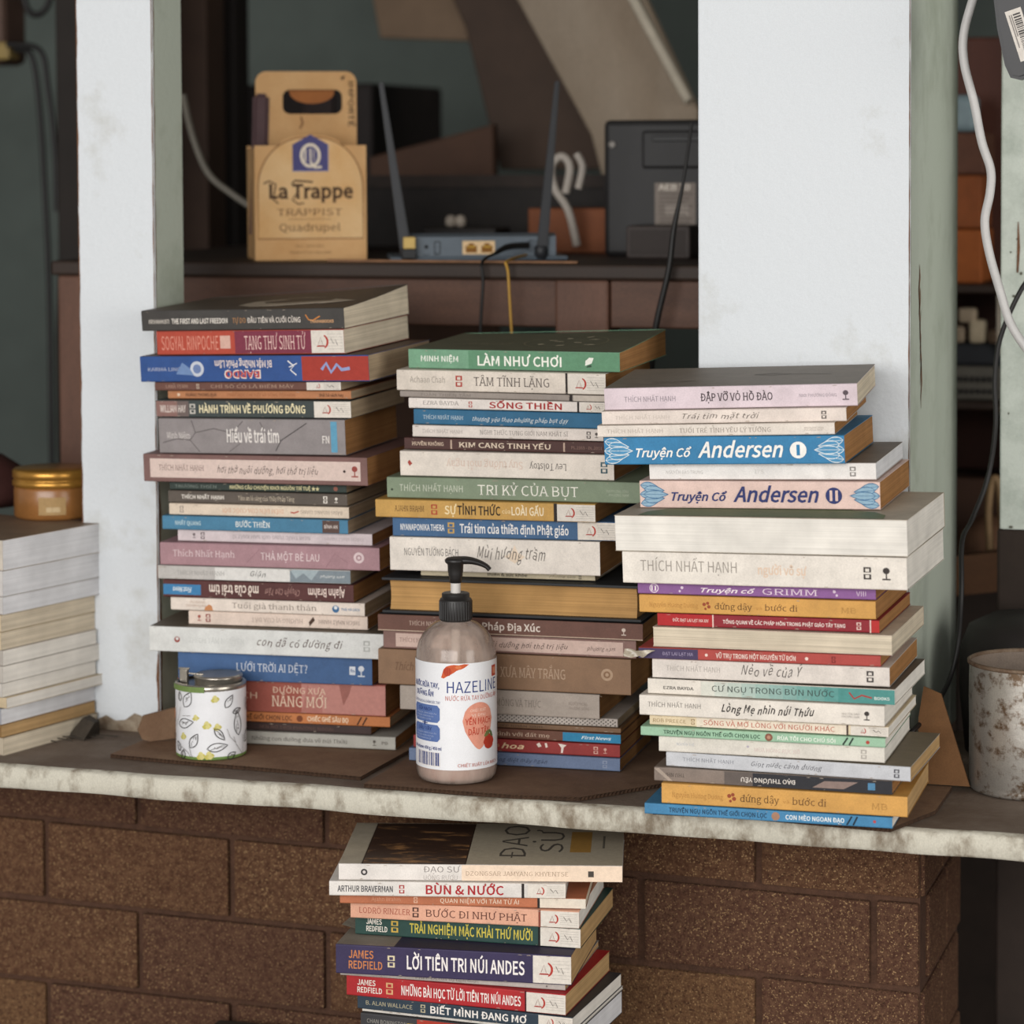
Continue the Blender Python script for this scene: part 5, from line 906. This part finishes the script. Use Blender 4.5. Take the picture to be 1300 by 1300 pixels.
def antenna(x, tilt, name='antenna'):
    mb = MB(); bm = bmesh.new(); bmesh.ops.create_cube(bm, size=1)
    for v in bm.verts: t_ = v.co.z+.5; v.co = Vector((v.co.x*(.0125 if t_ < .5 else .0052), v.co.y*(.009 if t_ < .5 else .004), t_*.19))
    bmesh.ops.bevel(bm, geom=bm.edges[:], offset=.0014, segments=2, affect='EDGES'); mb.bm(bm, rdark, Matrix.Translation((x, -.001, .004)) @ Matrix.Rotation(R(tilt), 4, 'Y')); an_ = mb.build(name, ro); mb = MB(); mb.lathe([(0, 0), (.0075, .0), (.0075, .012), (.006, .014)], rdark, 16, c=(x, -.001, .002)); mb.build('hinge', an_)
antenna(-.079, -8); antenna(.066, 5.5)
mb = MB(); mb.box((-.05, .565, DZ), (.022, .62, DZ+.036), M('#3c3431', .6, .15, 60), .003); P = Print(mb, lambda a, b, d: (a, .565-d, b)); P.rect(-.046, .018, DZ+.004, DZ+.032, '#332c2a'); tag(mb.build('adapter_box'), 'small dark box beside the router on the desk', 'box')
blk_c = M('#1b1918', .5, .1); yel_c = M('#b58a3a', .5, .1)
mb = MB(); mb.tube([(-.135, .478, DZ+.017), (-.150, .455, DZ+.016), (-.156, .43, DZ+.010)], [.0035, .0034, .0022], blk_c); mb.tube([(-.156, .43, DZ+.010), (-.157, .388, DZ+.002), (-.155, .384, DZ-.02), (-.158, .384, DZ-.09), (-.150, .39, DZ-.2)], .0017, blk_c, 8); tag(mb.build('power_cable'), 'thin black cable hanging from the router over the desk edge', 'cable')
mb = MB(); mb.tube([(-.132, .462, DZ+.007), (-.130, .388, DZ+.003), (-.127, .383, DZ-.01), (-.124, .384, DZ-.07), (-.118, .39, DZ-.2)], .0015, yel_c, 8); tag(mb.build('network_cable'), 'thin yellow cable hanging over the desk edge beside the black one', 'cable')
mb = MB(); mb.tube([(.068, .388, 1.46), (.060, .384, 1.40), (.050, .384, 1.352), (.045, .382, 1.31), (.029, .384, 1.24), (.02, .39, 1.14)], [.0016, .0016, .003, .0032, .0034, .0034], blk_c, 8); tag(mb.build('hanging_cable'), 'black cord slanting down in front of the black box speaker', 'cable')
mb = MB(); mb.box((-.34, .41, DZ+.0002), (-.06, .416, DZ+.003), M('#7d5a40', .7, .2), .001); tag(mb.build('wood_strip'), 'thin bare wooden strip lying along the desk edge before the router', 'strip')

# black speaker-like box with a rating sticker
sp = empty('black_box', (-.03, .63, DZ), (0, 0, R(4))); tag(sp, 'black box device with grey rating sticker beside the wide pillar', 'device')
bk = M('#1a1818', .55, .15, 60)
mb = MB(); mb.box((-.062, 0, 0), (.13, .15, .152), bk, .006); mb.build('casing', sp)
mb = MB(); mb.box((-.018, -.004, .098), (.125, .002, .140), bk, .003); mb.box((-.006, -.006, .128), (.125, 0, .134), M('#171616', .5), .001); mb.build('top_recess', sp)
mb = MB(); P = Print(mb, lambda a, b, d: (a, -.0004-d, b)); P.rect(-.004, .042, .022, .082, '#7d746e'); P.text('AEB 20', .0, .036, .074, .0805, '#cfc8c0', 'b'); P.rect(.008, .034, .046, .058, '#98908a')
for k in range(9): P.rect(.001, .039-(k % 3)*.004, .069-.0045*k, .0702-.0045*k, '#5c5450')
P.rect(.012, .038, .023, .027, '#bfb8b0'); mb.build('sticker', sp)
mb = MB(); mb.lathe([(0, 0), (.004, 0), (.004, .002)], M('#8f8a84', .4), 12); o = mb.build('screw', sp); o.location = (-.052, -.001, .125); o.rotation_euler = (R(90), 0, 0)
mb = MB(); mb.box((-.21, .72, DZ+.0002), (-.10, .80, DZ+.052), M('#6f3d1f', .7, .15, 40), .002); tag(mb.build('orange_box'), 'small dull orange carton behind the router', 'box')
mb = MB(); mb.tube([(-.145, .70, DZ+.01), (-.152, .69, DZ+.05), (-.168, .69, DZ+.075), (-.172, .69, DZ+.10), (-.160, .69, DZ+.112), (-.150, .69, DZ+.10), (-.155, .69, DZ+.07)], .005, M('#a39a90', .5, .08), 10); mb.tube([(-.142, .69, DZ+.115), (-.135, .69, DZ+.10), (-.140, .69, DZ+.075)], .0045, M('#a39a90', .5, .08), 10); tag(mb.build('coiled_cable'), 'loop of pale cable rising behind the right antenna', 'cable')
mb = MB(); mb.box((-.5, .84, DZ+.0002), (-.02, .93, DZ+.085), M('#1d1815', .7, .3, 30), .004); mb.box((-.5, .835, DZ+.075), (-.02, .842, DZ+.09), M('#2b211b', .7, .3, 30)); tag(mb.build('low_cabinet'), 'long dark low cabinet standing along the back of the desk', 'cabinet')
mb = MB()
for x in (-.298, -.286): mb.lathe([(0, 0), (.006, .002), (.007, .008), (.005, .013), (0, .015)], M('#a09588', .5), 14, c=(x, .70, DZ+.03))
mb.box((-.33, .69, DZ+.0002), (-.24, .75, DZ+.03), M('#211d1b', .6), .003); tag(mb.build('switch_box'), 'small black box with two pale knobs behind the router', 'device')

# leaning boards and panels in the dark room
def board(name, pts, Y, t, m, label, lean=0):
    mb = MB(); bm = plate([pts], t/2); bmesh.ops.bevel(bm, geom=[e for e in bm.edges if e.is_boundary is False and abs((e.verts[0].co-e.verts[1].co).z) < 1e-5], offset=.002, segments=1, affect='EDGES')
    mb.bm(bm, m, Matrix.Translation((0, Y+t/2, 0)) @ XZ); return tag(mb.build(name), label, 'board')
pale = M('#8f8272', .75, .15, 8, hex2='#7a6a58', stretch=(1, 1, .3)); dkb = M('#3f3026', .75, .2, 8); mid = M('#6f5b48', .75, .15, 10)
board('board', [(-.93, 2.749), (-.665, 2.749), (-.148, 1.66), (-.064, 1.483), (-.064, 1.38), (-.18, 1.38), (-.199, 1.453), (-.311, 1.652)], .95, .02, pale, 'broad pale board slanting across the top of the opening')
board('batten', [(-.685, 2.749), (-.672, 2.749), (-.142, 1.634), (-.067, 1.497), (-.075, 1.490), (-.155, 1.634)], .9295, .02, M('#a39a8a', .7, .1), 'pale batten along the edge of the broad slanting board')
board('board', [(-.966, 2.749), (-.61, 2.749), (-.33, 1.75), (-.235, 1.41), (-.382, 1.41), (-.43, 1.60), (-.50, 1.75)], 1.15, .025, dkb, 'dark brown board leaning behind the broad pale one')
board('board', [(-.70, 2.749), (-.49, 2.749), (-.452, 1.76), (-.446, 1.585), (-.588, 1.592), (-.62, 1.76)], 1.25, .02, mid, 'brown board end above the grey wall patch')
board('board', [(-.53, 1.427), (-.359, 1.469), (-.345, .0), (-.53, .0)], 1.05, .02, M('#4a3326', .75, .2, 10), 'reddish brown board with sloping top behind the desk')
mb = MB(); mb.box((-.8, 1.0, 0), (-.738, 1.06, 2.75), M('#3d2c22', .75, .2, 10), .003); tag(mb.build('wood_post'), 'dark brown upright seen just past the narrow post', 'post')
mb = MB(); mb.box((-.80, 1.10, 0), (-.741, 1.15, 2.75), M('#1d1714', .75, .2, 10), .003); tag(mb.build('wood_post'), 'near-black upright beside the dark brown one', 'post')
mb = MB(); mb.box((-.92, 1.25, 0), (-.60, 1.55, 1.53), M('#211917', .7, .3, 12), .006); mb.box((-.70, 1.24, 1.27), (-.655, 1.25, 1.52), M('#2e2220', .7, .2), .002); tag(mb.build('tall_cabinet'), 'tall dark cabinet behind the bottle carrier', 'cabinet')
mb = MB(); mb.tube([(-.60, .62, 1.50), (-.579, .60, 1.451), (-.56, .6, 1.409), (-.530, .6, 1.385), (-.50, .6, 1.365), (-.46, .6, 1.33), (-.45, .6, 1.30)], .0042, M('#6f6a60', .6, .1), 8); tag(mb.build('hose'), 'grey hose curving down beside the bottle carrier', 'hose')

# left gap
mb = MB(); mb.box((-.806, .7, 0), (-.768, .76, 2.75), M('#1f1915', .75, .2, 10), .003); tag(mb.build('wood_post'), 'dark upright in the gap beyond the narrow post', 'post')
mb = MB(); mb.add([(-.85+.008*math.sin(k*1.1), .80+.02*math.cos(k*1.9), z) for z in (0, 1.1, 1.45, 2.1) for k in range(8)], [], M('#26221e', .85, .15))
fl = M('#2b2824', .9, .15, 20)
vs, fs = [], []
for i in range(13):
    z = .6+i*.1
    for k in range(13): vs.append((-.862+(z < 1.25)*0+.0085*k+.0*z, .80+.012*math.sin(k*1.6), z))
for i in range(12):
    for k in range(12): fs.append([i*13+k, i*13+k+1, (i+1)*13+k+1, (i+1)*13+k])
mb = MB(); mb.add([(x+max(0, (z-1.2))*.06, y, z) for x, y, z in vs], fs, fl, True); tag(mb.build('dark_cloth'), 'dark cloth hanging in the gap beyond the narrow post', 'cloth')
def cable(name, pts, r, m, label, n=8):
    mb = MB(); mb.tube(pts, r, m, n); return tag(mb.build(name), label, 'cable')
cable('cable', [(-.945, .86, 1.568), (-.921, .86, 1.56), (-.911, .86, 1.5), (-.905, .86, 1.399), (-.900, .86, 1.25), (-.9, .86, 1.0)], .004, blk_c, 'black cable hanging from the small yellow plug')
cable('cable', [(-.945, .84, 1.574), (-.899, .84, 1.566), (-.888, .84, 1.52), (-.879, .84, 1.44), (-.878, .84, 1.36)], .004, blk_c, 'outer black cable arching from the small yellow plug')
cable('cable', [(-.931, .86, 1.66), (-.928, .86, 1.625), (-.915, .86, 1.612), (-.898, .86, 1.622), (-.885, .86, 1.66)], .0045, blk_c, 'black cable loop at the top of the gap')
mb = MB(); mb.box((-1.06, .88, 1.55), (-.972, .95, 1.645), M('#5a463c', .7, .2, 20), .01); tag(mb.build('hanging_bag'), 'brown bundle hanging above the yellow plug in the gap', 'bag')
mb = MB(); mb.box((-1.0, .85, 1.555), (-.948, .88, 1.578), M('#8f7a48', .6, .15), .004); tag(mb.build('plug'), 'small yellow plug with black cables in the gap', 'plug')
mb = MB(); mb.lathe([(0, 0), (.075, .0), (.085, .012), (.08, .03), (.05, .05), (0, .055)], M('#4a2a26', .7, .2, 20), 24, c=(-.71, .27, 1.0606)); 
tag(mb.build('cloth_bundle'), 'dark red bundle behind the gold-lidded jar', 'bundle')

# ------------------------------------------------------------------ right gap
def thing_box(name, lo, hi, m, label, cat, bev=.003):
    mb = MB(); mb.box(lo, hi, m, bev); return tag(mb.build(name), label, cat)
thing_box('cabinet', (.15, 1.1, 0), (.30, 1.5, 1.572), M('#4d281b', .6, .2, 14, stretch=(1, 1, .2)), 'tall reddish brown cabinet behind the right pillar', 'cabinet')
thing_box('blue_can', (.235, 1.03, 1.454), (.266, 1.06, 1.50), M('#7d8f94', .5, .1), 'pale blue can on the brown box behind the right pillar', 'can', .008)
thing_box('brown_box', (.20, .98, 1.403), (.283, 1.07, 1.453), M('#5c3a2a', .7, .15), 'brown box on top of the orange cartons', 'box')
thing_box('orange_carton', (.20, .98, 1.338), (.279, 1.07, 1.402), M('#85471f', .7, .12), 'orange carton, upper of two behind the right pillar', 'carton')
thing_box('orange_carton', (.20, .975, 1.272), (.281, 1.07, 1.337), M('#96501f', .7, .12), 'orange carton, lower of two behind the right pillar', 'carton')
mb = MB(); mb.box((.15, .945, 1.262), (.33, 1.09, 1.272), wood_k, .002); mb.box((.15, .945, 1.123), (.33, 1.09, 1.133), wood_k, .002); mb.box((.15, .945, 0), (.17, 1.09, 1.272), wood_k); mb.box((.318, .945, 0), (.33, 1.09, 1.272), wood_k); mb.box((.15, .945, .915), (.33, 1.09, .925), wood_k, .002); tag(mb.build('shelf_unit'), 'dark wooden shelves with clutter behind the right pillar', 'shelf')
rr = random.Random(5)
for k, (x, z, a, b, c) in enumerate(((.245, 1.202, .018, .02, '#8a7a66'), (.268, 1.202, .02, .028, '#b5a68c'), (.255, 1.226, .022, .018, '#9a8a74'), (.29, 1.202, .018, .016, '#7a6450'))):
    thing_box('small_pot', (x, .95, z), (x+a, .97, z+b), M(c, .7, .15), ['dull tan pot on the shelf above the grey machine', 'cream pot on the shelf above the grey machine', 'pale box lying across the two pots on the shelf', 'brown pot at the shelf end'][k], 'pot', .004)
thing_box('thin_rod', (.303, .94, 1.19), (.307, .945, 1.26), M('#b5aa9a', .6), 'pale upright strip at the end of the cluttered shelf', 'strip', .001)
mb = MB(); mb.box((.22, .95, 1.1335), (.312, 1.05, 1.175), M('#5c5850', .6, .1), .004); mb.box((.215, .946, 1.175), (.315, 1.05, 1.202), M('#26282c', .5, .1), .005)
for k in range(8): mb.box((.250+.007*k, .946, 1.156), (.2535+.007*k, .951, 1.162), M('#1f1d1b', .5), .0005); mb.box((.250+.007*k, .946, 1.142), (.2545+.007*k, .951, 1.147), M('#1f1d1b', .5), .0005)
tag(mb.build('desk_machine'), 'grey keyed machine with dark lid on the shelves', 'machine')
cable('string', [(.300, .944, 1.1345), (.335, .73, 1.141), (.395, .471, 1.150)], .0016, M('#8a7560', .8), 'taut brown string stretched beside the right pillar')
thing_box('crate', (.172, .95, .9255), (.316, 1.06, 1.04), M('#3a2417', .7, .2, 20), 'brown crate on the lowest shelf', 'crate')
mb = MB(); mb.tube([(.322, .75, .98), (.320, .75, 1.03), (.3245, .75, 1.062), (.331, .75, 1.058), (.335, .75, 1.02), (.336, .75, .975)], .0045, M('#8f7452', .6, .1), 10); mb.box((.318, .742, .955), (.342, .758, .983), M('#8f7452', .6), .002); tag(mb.build('wooden_hoop'), 'tan wooden handle loop above the wood plank', 'handle')
mb = MB(); mb.lathe([(0, 0), (.05, 0), (.058, .02), (.052, .05), (.03, .066), (0, .07)], M('#7d5c46', .7, .15, 20), 30, c=(.325, .86, .941)); tag(mb.build('round_basket'), 'rounded brown basket behind the wood plank', 'basket')
mb = MB()
for k in range(5): mb.tube([(.345+.006*k, .74, .98), (.347+.006*k, .738, 1.01), (.344+.006*k, .74, 1.035+.004*(k % 2))], .003, M('#3f2d20', .7), 8)
mb.box((.342, .73, .97), (.375, .75, .985), M('#3f2d20', .7), .002); tag(mb.build('comb_brush'), 'dark bristled brush standing by the white-green post', 'brush')
mb = MB(); bm = plate([[(.26, .935), (.40, .955), (.40, 1.0), (.26, .978)]], .012); mb.bm(bm, M('#5c3f29', .7, .2, 14, stretch=(.3, 1, 1)), Matrix.Translation((0, .70, 0)) @ XZ); mb.box((.27, .69, .0), (.29, .71, .94), wood_k); tag(mb.build('wood_plank'), 'brown plank behind the metal pot', 'plank')
mb = MB(); mb.lathe([(0, .0005), (.058, .0005), (.064, .06), (.064, .10), (.055, .122), (.033, .133), (0, .135)], M('#1f1a18', .6, .2, 30), 36, c=(.415, .325, LED)); tag(mb.build('dark_bin'), 'dark domed bin behind the metal pot', 'bin')
thing_box('wooden_stand', (.376, .402, 0), (.56, .47, 1.0545), M('#2b211b', .8, .2, 20), 'dark wooden stand under the white-green post', 'stand')
white_c = M('#b5b3b0', .45, .06, 60); 
cable('thick_cable', [(.42, .15, 2.748), (.425, .14, 2.1), (.405, .14, 1.64), (.391, .14, 1.578), (.380, .14, 1.537), (.380, .14, 1.509), (.389, .14, 1.473), (.396, .14, 1.438), (.404, .14, 1.413), (.4035, .14, 1.392), (.399, .14, 1.367), (.403, .14, 1.339), (.413, .14, 1.304), (.422, .14, 1.276), (.438, .14, 1.251), (.47, .14, 1.21), (.53, .17, 1.10), (.57, .20, .95), (.60, .22, .875), (.64, .24, .860)], .0040, white_c, 'thick white cable snaking down beside the right pillar', 12)
cable('thin_cable', [(.52, .396, 1.47), (.46, .34, 1.37), (.422, .31, 1.315), (.407, .30, 1.289), (.392, .30, 1.251), (.387, .30, 1.213), (.388, .30, 1.168), (.381, .30, 1.118), (.369, .28, 1.08), (.363, .255, 1.061), (.3655, .235, 1.015), (.3625, .235, .969), (.356, .225, .935), (.346, .19, .913), (.338, .13, .905), (.325, .128, .893)], .0024, blk_c, 'thin black cable running down to the stack at the ledge edge')
ad = empty('power_adapter', (.425, .12, 1.50)); tag(ad, 'black power adapter with barcode sticker hanging beside the thick white cable', 'adapter')
mb = MB(); bm = plate([[(-.017, .08), (.03, .08), (.03, .0), (.008, -.008), (0, -.006), (-.005, .005), (-.012, .038)]], .012); bmesh.ops.bevel(bm, geom=[e for e in bm.edges if abs(e.verts[0].co.z-e.verts[1].co.z) < 1e-5 and len(e.link_faces) == 2 and e.calc_face_angle(0) > .5], offset=.003, segments=2, affect='EDGES'); mb.bm(bm, M('#1d1c1e', .4, .1, 60), XZ); mb.build('adapter_body', ad)
mb = MB(); P = Print(mb, lambda a, b, d: (a, -.0122-d, b)); c_, s_ = math.cos(R(-72)), math.sin(R(-72)); T2 = lambda p: [(-.003+x*c_-y*s_, .052+x*s_+y*c_) for x, y in p]
P.poly(T2([(0, -.002), (.046, -.002), (.046, .0125), (0, .0125)]), '#d5d2cd'); q = .004
while q < .04: ww = rr.choice((.0006, .001, .0015)); P.poly(T2([(q, .004), (q+ww, .004), (q+ww, .0105), (q, .0105)]), '#4a4848'); q += ww+rr.choice((.0006, .001))
for k in range(2): P.poly(T2([(.004, .0005+.0018*k), (.034-.01*k, .0005+.0018*k), (.034-.01*k, .0013+.0018*k), (.004, .0013+.0018*k)]), '#7a7876')
mb.build('barcode_sticker', ad)
mb = MB(); mb.tube([(.428, .12, 1.575), (.428, .12, 1.62), (.432, .125, 1.70), (.43, .14, 2.1), (.43, .15, 2.748)], .003, blk_c, 8); mb.build('adapter_cord', ad)

# torn plastic wrap on the red and purple book, loose page corners beside the dark green one
g = G['R13']; m_pl = M('#a59a88', .3, .2, 60, spec=.6)
mb = MB(); vs, fs = [], []
for i in range(6):
    for k in range(5): vs.append((-g[3]/2-.012+.0055*i*(.6+.1*k), -.0045-.003*math.sin(i*1.3+k), -.0002+.0018+.0016*k+.0006*math.sin(i*2+k*1.7)))
for i in range(5):
    for k in range(4): fs.append([i*5+k, i*5+k+1, i*5+6+k, i*5+5+k])
mb.add(vs, fs, m_pl, True)
R13 = [o for o in C.objects if o.name.startswith('book') and o.get('label', '').startswith('red paperback with a dark purple end')][0]; mb.build('plastic_wrap', R13)
U5 = [o for o in C.objects if o.get('label', '').startswith('dark green paperback with mustard')][0]; g = G['U5']
mb = MB(); lp = pagemat('#a59c8c')
for k in range(7):
    z = .0035+.0016*k; mb.add([(-g[3]/2+.002, .003, z), (-g[3]/2-.016+.0018*k, .010+.002*k, z+.0015), (-g[3]/2-.014+.001*k, .05, z+.001), (-g[3]/2+.002, .06, z)], [[0, 1, 2, 3]], lp)
mb.build('loose_pages', U5)

thing_box('low_table', (-.36, -.06, 0), (-.13, .150, .5695), M('#3d352c', .8, .2, 20), 'dark low table beside the stack under the ledge', 'table', .004)
thing_box('wooden_stool', (.275, .80, 0), (.37, .92, .9405), M('#2b211b', .8, .2, 20), 'dark wooden stool under the rounded brown basket', 'stool', .004)
